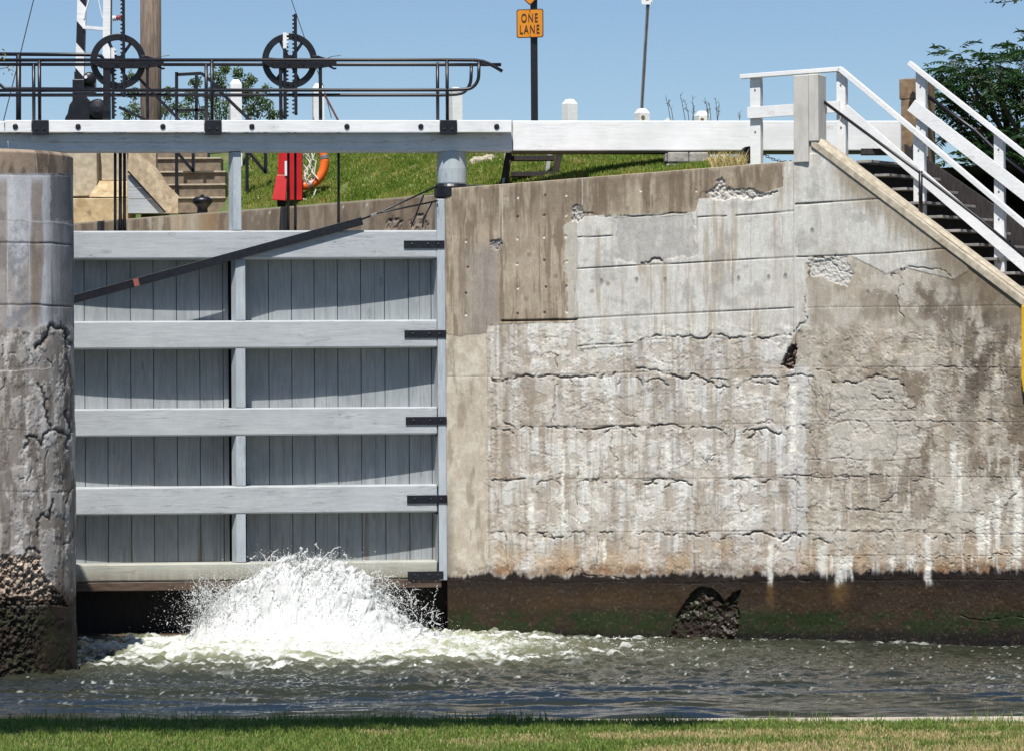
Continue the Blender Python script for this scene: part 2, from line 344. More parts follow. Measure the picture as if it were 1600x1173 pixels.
# flaking render coat: raised islands between the lift joints, ragged edges that catch the sun
rows = [505, 588, 667, 750, 833, 905]
flake = fbm(PX/36+7, PY/30, 71, 6, 0.62)+0.10*(fine-0.5)
lower = ss(500, 520, QY)*(1-ss(885, 900, PY))*ss(756, 764, QXs)
edge = ss(0.470, 0.482, flake); edge2 = ss(0.55, 0.56, fbm(PX/24+3, PY/42, 81, 6, 0.62))
H += lower*(0.0065*edge+0.005*edge2)
C = mixc(C, C3(164, 151, 136), lower*(1-edge)*0.3)
C = mixc(C, C3(210, 206, 203), lower*edge2*0.35)
rim = np.exp(-((flake-0.474)/0.004)**2)*lower; C = mixc(C, C3(220, 216, 210), rim*0.45)
for ri, (ya, yb) in enumerate(((505, 588), (588, 666), (666, 749), (749, 831), (831, 900))):
    band = ss(ya-3+wr*.15, ya+3+wr*.15, PY)*(1-ss(yb-2, yb+4, PY+wr*.15))*ss(764, 770, PX); ph = np.clip((PY-ya)/(yb-ya), 0, 1)
    cell = np.floor((PX+wq*.8+ri*37)/(46+13*(ri % 3))); tint = np.random.RandomState(900+ri).rand(200)[(cell.astype(int)) % 200]
    C = mixc(C, C3(220, 216, 210), band*ss(.35, .8, tint)*.7); C = mixc(C, C3(166, 153, 139), band*ss(.30, .0, tint)*.5)
    wst = fbm(PX/11, PY/300+ri*9.7, 920+ri, 5, .6); C = mixc(C, C3(224, 223, 224), band*ss(.54, .66, wst+.10*(1-ph)-.04)*(1-ph*.6)*.6)
    bst = fbm(PX/13, PY/200+ri*5.1, 930+ri, 5, .6); C = mixc(C, C3(132, 118, 104), band*ss(.58, .70, bst+.05*(1-ph))*(1-ph*.4)*.55)
    gst = fbm(PX/2.6, PY/200+ri*5.1, 940+ri, 3, .7); C = mixc(C, C3(150, 150, 156), band*ss(.64, .72, gst)*.25)
    C = mixc(C, C3(140, 122, 106), band*np.exp(-(np.abs(PY-yb+2)/6)**1.5)*ss(.42, .6, fbm(PX/20, PY*0+ri, 950+ri, 4, .6))*.5)
flk2 = fbm(PX/30+3, PY/26+8, 961, 7, .66)
C = mixc(C, C3(158, 140, 122), lower*ss(.545, .555, flk2)*.42); H -= lower*.006*ss(.545, .555, flk2); C = mixc(C, C3(228, 224, 218), lower*np.exp(-((flk2-.541)/.003)**2)*.5); C = mixc(C, C3(96, 84, 74), lower*np.exp(-((flk2-.549)/.0022)**2)*ss(.4, .6, mot)*.5)
# smooth strip beside the gate
m = (QXs < 762) & (PY > 500); C[m] = C3(190, 178, 163); C = mixc(C, C3(208, 200, 188), (m)*ss(.45, .65, fbm(PX/18, PY/20, 91, 6, .65))*0.8)
C = mixc(C, C3(140, 126, 112), m*ss(.56, .68, strk)*0.55)
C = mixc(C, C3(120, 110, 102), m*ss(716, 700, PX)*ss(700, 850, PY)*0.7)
# white panels of the upper wall
pan = inpoly(QXs, QYs, [(896, 322), (1090, 300), (1226, 282), (1226, 240), (1500, 240), (1512, 424), (1490, 437), (1415, 418), (1385, 428), (1330, 400), (1258, 412), (1262, 500), (1238, 530), (1110, 527), (1000, 530), (990, 540), (900, 545)])
C[pan] = C3(208, 205, 201)
C = mixc(C, C3(190, 184, 176), pan*ss(.45, .6, strk)*0.6); C = mixc(C, C3(176, 164, 148), pan*ss(.56, .68, fbm(PX/13, PY/130, 101, 4, .55))*0.75*ss(1245, 1225, PX))
C = mixc(C, C3(220, 218, 214), pan*ss(.55, .66, strk2)*0.5); C = mixc(C, C3(160, 157, 154), pan*ss(.60, .72, mot)*0.5)
greyp = inpoly(QX, QY, [(962, 338), (1085, 334), (1088, 400), (1010, 412), (965, 408)]); C = mixc(C, C3(180, 177, 174), greyp*(0.45+0.5*ss(.4, .6, strk)))
H -= greyp*0.008
for a, b in (((1240, 300), (1300, 400)), ((1370, 318), (1500, 420))):
    C = mixc(C, C3(176, 168, 156), np.exp(-((PX-b[0])/30)**2-((PY-b[1])/22)**2)*0.5)
# beige bands and block of the upper left
bei = inpoly(QXs, QYs, [(680, 200), (1222, 200), (1224, 292), (1200, 300), (1092, 312), (1086, 332), (905, 338), (897, 330), (900, 504), (784, 506), (780, 508), (762, 508), (760, 520), (720, 525), (680, 520)])
C[bei] = C3(160, 145, 128); C = mixc(C, C3(176, 162, 144), bei*ss(.45, .62, mot)*0.8)
C = mixc(C, C3(124, 108, 92), bei*ss(.47, .63, fbm(PX/8, PY/75, 111, 5, .6))*0.75); C = mixc(C, C3(192, 180, 164), bei*ss(.60, .72, strk2)*0.55)
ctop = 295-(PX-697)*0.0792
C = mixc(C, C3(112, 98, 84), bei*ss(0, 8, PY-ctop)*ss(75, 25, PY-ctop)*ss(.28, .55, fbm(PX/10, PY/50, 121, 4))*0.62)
C = mixc(C, C3(150, 142, 138), bei*ss(700, 760, PX)*ss(786, 770, PX)*ss(370, 400, PY)*0.75)
H += bei*0.006+(pan & ~bei)*0.008
C = mixc(C, C3(196, 190, 182), inpoly(QX, QY, [(880, 350), (902, 340), (902, 505), (888, 505)])*0.8)
# right part: grey-brown weathered concrete
rw = ss(1245, 1275, QX)*(1-ss(885, 900, PY))*(~pan)*ss(395, 425, QY)
C = mixc(C, C3(178, 166, 150), rw*0.55)
C = mixc(C, C3(128, 114, 99), rw*ss(.46, .62, fbm(PX/40, PY/60, 131, 6, .62))*(0.35+0.6*ss(1300, 1460, PX))*(1-0.7*ss(700, 860, PY)))
C = mixc(C, C3(112, 99, 86), rw*ss(.45, .62, fbm(PX/22, PY/110, 141, 5, .6))*ss(1430, 1520, PX)*ss(800, 560, PY)*0.85)
C = mixc(C, C3(92, 81, 72), rw*ss(.45, .6, fbm(PX/30, PY/30, 151, 5, .65))*np.exp(-((PX-1535)/34)**2)*ss(700, 600, PY)*0.85)
C = mixc(C, C3(100, 88, 77), rw*ss(0, 60, PY-430)*ss(130, 40, PY-430)*ss(1400, 1440, PX)*ss(.35, .6, mot)*0.7)
C = mixc(C, C3(200, 192, 182), rw*ss(.56, .64, fbm(PX/22, PY/26, 161, 6, .65))*0.5)
C = mixc(C, C3(206, 203, 202), inpoly(QX, QY, [(1236, 560), (1262, 575), (1258, 740), (1262, 900), (1240, 900), (1226, 640)])*0.7)
C = mixc(C, C3(198, 192, 184), inpoly(QX, QY, [(1300, 600), (1405, 588), (1430, 640), (1440, 715), (1300, 720), (1290, 660)])*0.6)
BRK = .25+.95*ss(.36, .56, fbm(PX/13, PY/13, 261, 4, .7))
# column of pours between x=1240 and the stair wall, vertical seams and lift joints
def line(pts, w, depth, dark=0.6, col=(70, 58, 50), amp=0, seed=1, lev=2):
    global C, H
    P = jag(pts, amp, seed, lev) if amp else [np.array(p, float) for p in pts]
    w = w*.66; D = pdist(PX, PY, P, w*5+3); g_ = np.exp(-(D/w)**2)*(1 if not amp or lev < 3 else BRK)
    H -= depth*.75*g_; C = mixc(C, C3(*col, 1.0), dark*g_)
for pts in ([(903, 371), (957, 369)], [(902, 420), (1100, 410), (1240, 402)], [(1242, 402), (1385, 396), (1490, 388)], [(1090, 340), (1135, 338)], [(1150, 337), (1240, 330)],
            [(784, 501), (900, 499)], [(900, 498), (1240, 481)], [(1242, 319), (1392, 310)], [(1242, 320), (1300, 316)]):
    line(pts, 1.05, 0.03, 0.75, (60, 50, 44), 0.6, int(pts[0][0]))
line([(784, 502), (901, 500)], 1.8, .05, .8)
for pts in ([(1262, 481), (1430, 480), (1600, 478)], [(1240, 573), (1600, 575)], [(1262, 657), (1440, 657), (1600, 659)], [(1210, 742), (1360, 743), (1600, 745)],
            [(700, 588), (780, 588)], [(760, 667), (1240, 660)], [(760, 749), (1240, 745)], [(760, 832), (1240, 828)], [(1240, 828), (1400, 830), (1600, 835)], [(780, 588), (1240, 575)], [(1260, 868), (1420, 866), (1600, 868)]):
    line(pts, 0.8, 0.012, 0.4, (110, 96, 84), 0.8, int(pts[0][0]+pts[0][1]))
for x0, y0, x1, y1 in ((784, 292, 781, 505), (900, 345, 902, 505), (957, 345, 957, 420), (1088, 315, 1090, 400), (1240, 255, 1240, 535), (1144, 405, 1146, 400), (1174, 320, 1172, 520), (1144, 300, 1144, 520), (1222, 340, 1222, 380), (1246, 560, 1244, 900), (760, 505, 764, 900), (1022, 405, 1022, 520)):
    line([(x0, y0), (x1, y1)], 1.0, 0.010, 0.35, (120, 104, 90), 1.2, int(x0))
for x0, y0, x1, y1 in ((1313, 325, 1313, 395), (1260, 260, 1260, 315), (1416, 340, 1416, 395), (1366, 325, 1366, 395), (1471, 398, 1471, 415), (1105, 485, 1105, 520), (785, 295, 785, 380), (910, 275, 910, 320)):
    line([(x0, y0), (x1, y1)], 0.9, -0.004, 0.8, (222, 220, 218), 0.4, int(x0))
cr = [([(768, 590), (790, 592), (830, 587), (870, 588), (936, 590), (960, 582), (1030, 580), (1065, 592), (1080, 584), (1112, 596), (1140, 605)], 2.0, .05, 3),
 ([(1152, 607), (1172, 594), (1215, 600)], 2.0, .05, 3), ([(868, 668), (905, 669), (1000, 666)], 2.6, .07, 1), ([(778, 666), (785, 657), (805, 670)], 1.8, .04, 2),
 ([(1140, 700), (1148, 670)], 1.2, .03, 2), ([(1168, 684), (1180, 670), (1200, 669), (1220, 676)], 2.0, .05, 2), ([(1010, 668), (1035, 664)], 1.6, .04, 2), ([(780, 752), (820, 747)], 2.0, .05, 2),
 ([(868, 750), (898, 746), (904, 728)], 1.6, .04, 2), ([(1008, 756), (1022, 748), (1068, 751)], 2.2, .05, 2), ([(1148, 748), (1196, 753)], 1.8, .04, 2), ([(915, 750), (935, 747)], 1.6, .04, 2), ([(838, 832), (850, 838), (880, 838)], 1.8, .04, 2),
 ([(1072, 832), (1095, 838)], 1.6, .04, 2), ([(1168, 835), (1198, 833), (1222, 846), (1236, 832), (1252, 838)], 2.2, .06, 2), ([(885, 892), (905, 886), (915, 898), (980, 906)], 1.4, .03, 2),
 ([(900, 338), (930, 335), (958, 338), (1080, 333)], 1.6, .03, 2), ([(1088, 312), (1110, 300), (1130, 292), (1150, 300), (1180, 308), (1215, 300)], 2.2, .03, 4), ([(1002, 412), (1015, 410), (1030, 404), (1036, 410)], 2.4, .05, 2),
 ([(995, 538), (1003, 530), (1060, 524), (1098, 530), (1120, 523), (1160, 528), (1236, 524)], 1.8, .045, 4), ([(902, 542), (990, 536)], 1.4, .03, 2),
 ([(1240, 520), (1250, 505), (1262, 500), (1258, 470), (1264, 430), (1262, 412), (1285, 402)], 1.6, .04, 3), ([(1285, 402), (1300, 412), (1320, 425), (1335, 428)], 1.6, .04, 4),
 ([(1392, 432), (1408, 420), (1412, 445), (1402, 470), (1412, 500)], 1.3, .03, 3), ([(1405, 432), (1415, 418), (1462, 420), (1486, 433)], 1.4, .03, 2),
 ([(1300, 597), (1342, 597), (1358, 589), (1400, 592), (1412, 602)], 1.8, .05, 3), ([(1362, 615), (1392, 622), (1418, 638), (1430, 636)], 1.3, .03, 3), ([(1262, 590), (1275, 640), (1290, 662), (1300, 600)], 1.0, .02, 3),
 ([(1300, 650), (1340, 640), (1430, 640)], 1.0, .02, 3), ([(1262, 718), (1350, 718), (1440, 715)], 1.0, .022, 2), ([(1376, 784), (1402, 770)], 1.4, .03, 2), ([(1242, 735), (1262, 715)], 1.1, .02, 2),
 ([(1225, 742), (1290, 746), (1352, 746)], 1.3, .03, 2), ([(1300, 798), (1345, 794), (1410, 800)], 1.2, .025, 2), ([(1268, 843), (1300, 848)], 1.5, .03, 1), ([(1246, 902), (1270, 908)], 1.4, .03, 1), ([(1570, 790), (1588, 772), (1590, 735), (1600, 735)], 1.4, .03, 2),
 ([(1080, 720), (1090, 712), (1105, 722), (1122, 708), (1128, 735)], 1.1, .03, 2), ([(1186, 660), (1222, 660), (1228, 700)], 1.0, .02, 3), ([(900, 640), (935, 625), (975, 645), (1000, 655)], 1.1, .02, 3), ([(845, 560), (862, 550), (872, 556), (870, 580)], 1.1, .025, 3),
 ([(700, 905), (800, 907), (1020, 910), (1600, 906)], 1.0, .02, 2), ([(1500, 960), (1540, 970), (1600, 965)], 1.2, .03, 2), ([(1218, 862), (1242, 860)], 1.6, .03, 1)]
for i, (p, w, dp, lv) in enumerate(cr): line(p, w*0.85, dp*.8, 0.8, (56, 46, 40), 5.5 if lv > 2 else 4, 200+i, max(lv+1, 3))
rs = np.random.RandomState(5)
for ri, yj in enumerate((588, 666, 749, 831, 573, 657, 743, 830, 867)):      # broken cracks hugging the lift joints
    x = 768 if ri < 4 else 1262
    while x < (1236 if ri < 4 else 1590):
        L = rs.uniform(14, 60); y = yj+rs.uniform(-3, 5); pp_ = [(x, y+rs.uniform(0, 10)), (x+L*.2, y), (x+L*.8, y+rs.uniform(-3, 3)), (x+L, y+rs.uniform(2, 14))]
        line(pp_, 1.3, rs.uniform(.015, .04)*(1 if ri < 4 else .6), .75, (66, 55, 48), 3.5, 700+int(x)+ri, 4); line([(a_, b_-2.2) for a_, b_ in pp_], 1.0, -.003, .35, (230, 226, 220), 3.5, 700+int(x)+ri, 4)  # pale line over each crack is a painted highlight on its lip
        if rs.rand() < .45: xx = x+rs.uniform(0, L); line([(xx, y), (xx+rs.uniform(-8, 8), y+rs.uniform(15, 50)), (xx+rs.uniform(-14, 14), y+rs.uniform(50, 80))], .9, .018, .6, (84, 72, 62), 4, 800+int(x)+ri, 4)
        x += L+rs.uniform(5, 45)
for i in range(230):                      # hairline crazing
    x = rs.uniform(770, 1590); y = rs.uniform(510, 885); a = rs.choice([0, 1.57])+rs.normal(0, .35); L = rs.uniform(8, 55)
    line([(x, y), (x+L*math.cos(a)*.5, y+L*math.sin(a)*.5), (x+L*math.cos(a+rs.normal(0, .5)), y+L*math.sin(a))], 0.7, 0.012, 0.45, (104, 92, 82) if rs.rand() < .6 else (224, 220, 214), 3, 400+i, 3)
# tie-bolt holes and drilled patches
for x in (810, 852, 884, 730, 1000, 1090): 
    for y in (310, 338, 372, 412, 452, 488):
        if x > 900 and y > 330: continue
        if 730 == x and y < 350: continue
        xx = x+rs.uniform(-2, 2); yy = y+rs.uniform(-3, 3)-(x-810)*.05; D = np.hypot(PX-xx, (PY-yy)*0.8)
        C = mixc(C, C3(226, 220, 210) if rs.rand() < .5 else C3(90, 78, 68), (D < 1.9)*0.8); H -= (D < 1.6)*0.015
for x, y in ((865, 370), (870, 381), (870, 468), (822, 467), (827, 398), (980, 326), (1028, 312), (868, 432), (925, 455), (950, 443)):
    D = np.hypot(PX-x, (PY-y)); C = mixc(C, C3(132, 116, 100), ss(4.2, 3.2, D)*0.6)
for x, y in ((995, 438), (1039, 438), (1154, 436), (1201, 434), (1227, 432), (940, 440), (1356, 457), (1269, 361)):
    D = np.hypot(PX-x, (PY-y)*0.55); C = mixc(C, C3(120, 116, 114), ss(3.4, 2.2, D)*0.65); H -= ss(3, 1, D)*0.01
# broken, spalled patches with exposed aggregate
agg = fbm(PX/3.0, PY/3.0, 171, 4, .75)
for k, (poly, dep, col) in enumerate((([(892, 345), (896, 325), (908, 322), (915, 335), (905, 345)], .03, (190, 186, 182)), ([(1100, 304), (1112, 296), (1128, 276), (1138, 292), (1170, 298), (1200, 302), (1212, 306), (1180, 312), (1120, 312)], .02, (205, 200, 195)),
        ([(1222, 575), (1230, 545), (1244, 539), (1246, 560), (1240, 576)], .10, (120, 98, 88)), ([(1262, 405), (1325, 402), (1330, 425), (1325, 450), (1300, 440), (1270, 430)], .012, (205, 202, 198)), ([(764, 378), (778, 376), (782, 388), (768, 392)], .02, (150, 145, 145)))):
    mk = inpoly(QX, QY, poly); H -= mk*(dep*(0.4+1.4*ss(.35, .65, agg))); C = mixc(C, C3(*col), mk*0.85); C = mixc(C, C3(70, 56, 50), mk*ss(.62, .7, agg)*(0.9 if dep > .05 else .4))
# rust bloom over the tide line
rb = ss(818, 893, PY+(mot-.5)*70)*(1-ss(893, 903, PY))*ss(765, 780, PX)
C = mixc(C, C3(178, 146, 108), rb*ss(.38, .60, fbm(PX/34, PY/90, 181, 4, .6))*0.6); C = mixc(C, C3(146, 106, 72), rb*ss(872, 892, PY)*ss(.42, .62, fbm(PX/16, PY/26, 191, 5, .65))*0.8)
agg0 = fbm(PX/3.4, PY/3, 213, 4, .75)
# tide zone: black crust, wet brown, moss
tl = 897+(fbm(PX/16, PY*0, 201, 5, .7)-0.5)*17-7*ss(1240, 1300, PX)+7*ss(1500, 1560, PX)*0
tl = tl+(fine-.5)*6+(fbm(PX/13, PY/16, 207, 5, .7)-.5)*12; tide = ss(-4, 4, PY-tl)
grayln = np.exp(-((PY-tl+7)/6)**2)*ss(700, 720, PX); C = mixc(C, C3(104, 90, 80), grayln*0.6*ss(.35, .6, fbm(PX/6, PY/6, 205, 4, .7)))
T = mixc(np.repeat(np.repeat(C3(36, 28, 23)[None, None], nr, 0), len(xs), 1), C3(54, 41, 29), ss(906, 930, PY+(mot-.5)*30)*0.9)
T = mixc(T, C3(66, 49, 28), ss(.5, .7, fbm(PX/60, PY/20, 211, 4))*ss(905, 930, PY)*ss(968, 940, PY)*0.6)
T = mixc(T, C3(22, 18, 16), ss(975, 992, PY)*0.95)
T = mixc(T, C3(34, 46, 17), ss(946, 962, PY+(fine-.5)*30)*ss(998, 978, PY+(fine-.5)*20)*ss(.36, .52, fbm(PX/40, PY/26, 221, 6, .7))*0.95); T = mixc(T, C3(96, 82, 62), ss(.66, .72, agg0)*ss(900, 925, PY)*.6)
C = C*(1-tide[..., None])+T*tide[..., None]
# lime runs over the tide zone
for x, w, y0, y1 in ((1204, 4.2, 845, 912), (1312, 7, 870, 915), (1322, 5, 866, 908), (1285, 9, 850, 900), (1450, 5.5, 835, 914), (1422, 6, 868, 890), (1395, 4, 868, 890), (1590, 7, 745, 885), (1560, 4, 770, 860), (1533, 7, 800, 870), (1545, 3, 800, 880), (1045, 4, 690, 740), (944, 3, 840, 880), (830, 5, 770, 835), (880, 2.5, 700, 830), (1490, 5, 690, 740), (1500, 3, 720, 800), (1240, 6, 600, 720), (1330, 3, 868, 905), (1300, 3, 866, 896)):
    a = np.exp(-((PX-x-(fbm(PY/12, PY*0, int(x), 3)-.5)*6)/w)**4)*ss(y0-3, y0+5, PY)*ss(y1+4, y1-14, PY+(strk2-.5)*26); C = mixc(C, C3(232, 229, 221), a*0.85)
for x, w in ((1204, 6), (1312, 14)):
    C = mixc(C, C3(110, 84, 48), np.exp(-((PX-x)/w)**2)*ss(905, 915, PY)*ss(960, 925, PY)*0.6)
vein = np.abs(fbm(PX/60+3, PY/34, 971, 5, .6)-.5); C = mixc(C, C3(226, 220, 210), rw*ss(.0035, .0015, vein)*ss(.42, .55, mot)*.7)
C = mixc(C, C3(216, 212, 206), rw*ss(.60, .70, fbm(PX/7, PY/60, 981, 4, .65))*ss(640, 760, PY)*.6)
tide2 = 0
# undermined hollow near the water
hol = inpoly(PX+(wq)*0.5, PY+wr*0.5, [(1038, 1020), (1048, 985), (1060, 955), (1076, 928), (1092, 918), (1112, 920), (1124, 930), (1131, 940), (1144, 927), (1157, 921), (1151, 945), (1158, 965), (1150, 990), (1153, 1020)])
rock = fbm(PX/9, PY/9, 231, 6, .68); H -= hol*(0.13-0.18*np.clip(rock-.25, 0, .6)-0.08*ss(935, 1000, PY)); C[hol] = C3(40, 31, 23)
C = mixc(C, C3(58, 46, 34), hol*ss(.5, .62, rock)*0.8); C = mixc(C, C3(40, 48, 20), hol*ss(.5, .6, fbm(PX/12, PY/12, 241, 4, .6))*0.55)
H += (fbm(PX/60, PY/60, 251, 4)-.5)*0.02+(agg-.5)*0.004+tide*(fine-.5)*0.015
H += (1-tide)*lower*(agg-.5)*0.004
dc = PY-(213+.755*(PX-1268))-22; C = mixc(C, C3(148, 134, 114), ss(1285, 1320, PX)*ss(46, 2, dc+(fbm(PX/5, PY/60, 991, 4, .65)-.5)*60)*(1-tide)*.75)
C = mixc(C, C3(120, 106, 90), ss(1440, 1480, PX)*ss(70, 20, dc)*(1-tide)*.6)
C = C*(np.array([1.02, 1.022, .98])*(1-tide[..., None])+tide[..., None])
C = np.clip(C*(0.90+0.2*fine)[..., None], 0.003, 0.9)
rough = 0.92-0.5*tide*ss(.3, .6, mot)
nx = np.where(xs < WX1, -0.3445, -0.425); ny = np.where(xs < WX1, -0.9388, -0.905)
H[:, 0] = 0
V = np.stack([XX+H*nx, YY+H*ny, ZZ], -1)
back = V[-1:].copy(); back[..., 0] *= 1+1.3/58; back[..., 1] += 1.1; V = np.concatenate([V, back], 0)
C = np.concatenate([C, np.repeat(np.repeat(C3(176, 162, 142)[None, None], 1, 0), len(xs), 1)], 0); C[-2, :len(xs_f)] = C3(168, 154, 134)
left = V[:, :1].copy(); left[..., 1] += 1.6; left[..., 0] += 0.3; V = np.concatenate([left, V], 1); C = np.concatenate([C[:, :1], C], 1)
rough = np.concatenate([rough, rough[-1:]], 0); rough = np.concatenate([rough[:, :1], rough], 1)
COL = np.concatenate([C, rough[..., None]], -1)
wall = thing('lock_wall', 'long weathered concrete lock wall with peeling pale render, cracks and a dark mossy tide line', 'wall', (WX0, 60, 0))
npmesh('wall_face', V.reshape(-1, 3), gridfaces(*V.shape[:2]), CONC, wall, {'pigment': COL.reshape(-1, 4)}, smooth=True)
# sloping coping on the stair parapet
def wallpt(px, py, off=0.0):
    a, b = lvl(px, py); t = a/F; x = t*(60+0.367*WX0)/(1+0.367*t); k = 0.367; y = x/t if abs(t) > 1e-6 else 60
    if x > WX1: x = t*(60-0.367*(WX1-WX0)+0.47*WX1)/(1+0.47*t); y = x/t
    n = Vector((0.3445, 0.9388, 0)) if x <= WX1 else Vector((0.425, 0.905, 0))
    p = Vector((x, y, EYE-b*y/F))
    return p+n*off
m = MB(); A = wallpt(1268, 211, -0.035); B = wallpt(1640, 491, -0.035); th = Vector((0, 0, -0.20)); bk = Vector((0.425, 0.905, 0))*0.42; lip = Vector((0.425, 0.905, 0.1))*0.10
m.add([A+th, B+th, B+th+bk, A+th+bk, A+Vector((0, 0, -.06)), B+Vector((0, 0, -.06)), B+lip+Vector((0, 0, .03)), A+lip+Vector((0, 0, .03)), B+bk+Vector((0, 0, .03)), A+bk+Vector((0, 0, .03))],
      [(0, 1, 5, 4), (4, 5, 6, 7), (7, 6, 8, 9), (2, 3, 9, 8), (0, 4, 7, 9, 3), (1, 2, 8, 6, 5), (0, 3, 2, 1)])
m.build('coping', M['coping'], wall, bevel=0.012, label='bare beige coping sloping down beside the stairs')
# gate-post pillar at the head of the stairs
pil = thing('concrete_pillar', 'pale grey concrete pillar standing at the top of the sloping parapet', 'pillar', wallpt(1250, 250))
a = wallpt(1238, 119, 0.02); b = wallpt(1262, 119, -0.01); c = wallpt(1278, 119, -0.01); n_ = Vector((0.425, 0.905, 0)); zb = wallpt(1250, 252).z; zt = wallpt(1262, 117.5).z
def pilb(p, q, off, z0, z1, th=0.42):
    return MB().box8([(p.x, p.y+off, z0), (q.x, q.y+off, z0), (q.x+n_.x*th, q.y+off+n_.y*th, z0), (p.x+n_.x*th, p.y+off+n_.y*th, z0)]+[(p.x, p.y+off, z1), (q.x, q.y+off, z1), (q.x+n_.x*th, q.y+off+n_.y*th, z1), (p.x+n_.x*th, p.y+off+n_.y*th, z1)])
pilb(a, b, -0.06, zb-0.03, zt).build('shaft', M['greyc'], pil, bevel=0.015)
pilb(b+Vector((.004, 0, 0)), c, -0.045, wallpt(1270, 222).z, zt+.01).build('shaft', M['greyc'], pil, bevel=0.02)

# ================================================================== LEFT PIER (rounded nose)
pcx, pcy, PR = -8.40, 52.85, 1.55
path = [(-30, 58.5), (-20, 56), (-12, 53.6)]
th = np.concatenate([np.linspace(200, 262, 24)[:-1], np.linspace(262, 365, 210)])
path = [(-30, 55.6), (-11.2, 55)]+[(pcx+PR*math.cos(R(t)), pcy+PR*math.sin(R(t))) for t in th]+[(pcx+1.15, pcy+2.0), (pcx-.9, pcy+4.4)]
pth = np.array(path); nrm = np.zeros_like(pth); tg = np.gradient(pth, axis=0); nrm[:, 0] = tg[:, 1]; nrm[:, 1] = -tg[:, 0]; nrm /= np.linalg.norm(nrm, axis=1)[:, None]
fadeR = np.ones(len(pth)); fadeR[:2] = 0; fadeR[-2:] = 0
nr = 620; z = np.linspace(-0.7, 8.03, nr); X0 = np.repeat(pth[None, :, 0], nr, 0); Y0 = np.repeat(pth[None, :, 1], nr, 0); Z0 = np.repeat(z[:, None], len(pth), 1)
arc = np.cumsum(np.concatenate([[0], np.hypot(*np.diff(pth, axis=0).T)])); AR = np.repeat(arc[None], nr, 0)*99
PX, PY = proj(X0, Y0, Z0); PX = np.where(Y0 > pcy+.3, 118, PX)
wq = (fbm(AR/14, PY/14, 303, 4)-0.5)*14; wr = (fbm(AR/14, PY/14, 333, 4)-0.5)*14; QX = PX+wq*.4; QY = PY+wr
strk = fbm(AR/9, PY/160, 311, 4, .55); s2 = fbm(AR/26, PY/260, 315, 3); mot = fbm(AR/40, PY/40, 321, 6, .62); fine = fbm(AR/4, PY/4, 341, 4, .7); agg = fbm(AR/6, PY/6, 351, 5, .72)
C = np.repeat(np.repeat(C3(196, 196, 197)[None, None], nr, 0), len(pth), 1)
C = mixc(C, C3(206, 206, 208), ss(.45, .58, strk)*.8); C = mixc(C, C3(160, 148, 134), ss(.54, .64, s2)*.7); C = mixc(C, C3(132, 134, 140), ss(.55, .68, mot)*.7)
C = mixc(C, C3(92, 92, 96), inpoly(QX, QY, [(80, 275), (110, 278), (112, 345), (78, 345)])*.75); C = mixc(C, C3(120, 120, 124), ss(78, 90, PX)*ss(340, 350, PY)*ss(480, 470, PY)*.5)  # right flank darkened: shade of the turning nose painted in
C = mixc(C, C3(142, 122, 102), ss(11, 6, np.abs(PX-58-(fbm(AR/20, PY/40, 317, 4)-.5)*8))*ss(274, 290, PY)*ss(520, 480, PY)*.7); C = mixc(C, C3(140, 122, 104), ss(9, 5, np.abs(PX-4))*ss(274, 290, PY)*.6); C = mixc(C, C3(118, 116, 116), ss(70, 82, PX)*(.35+.4*ss(.4, .6, strk)))  # brown strips; last mix paints more shade on the right flank
tb = ss(273, 270, PY+wr*.15); B_ = mixc(np.repeat(np.repeat(C3(158, 140, 122)[None, None], nr, 0), len(pth), 1), C3(104, 90, 78), ss(.45, .6, fbm(AR/22, PY/60, 361, 5, .6))*.9)
C = C*(1-tb[..., None])+B_*tb[..., None]
H = np.zeros_like(PX)
lowr = ss(506, 518, QY)
L_ = mixc(np.repeat(np.repeat(C3(172, 166, 159)[None, None], nr, 0), len(pth), 1), C3(206, 202, 197), ss(.47, .6, fbm(AR/10, PY/60, 371, 5, .6))*.8); L_ = mixc(L_, C3(118, 108, 98), ss(.52, .64, fbm(AR/16, PY/70, 381, 5, .6))*.8)
fl = fbm(AR/30, PY/34, 391, 6, .62); L_ = mixc(L_, C3(120, 108, 98), ss(.48, .47, fl)*.5); H += lowr*(0.006*ss(.47, .485, fl)+0.005*ss(.56, .57, fl)); 
C = C*(1-lowr[..., None])+L_*lowr[..., None]
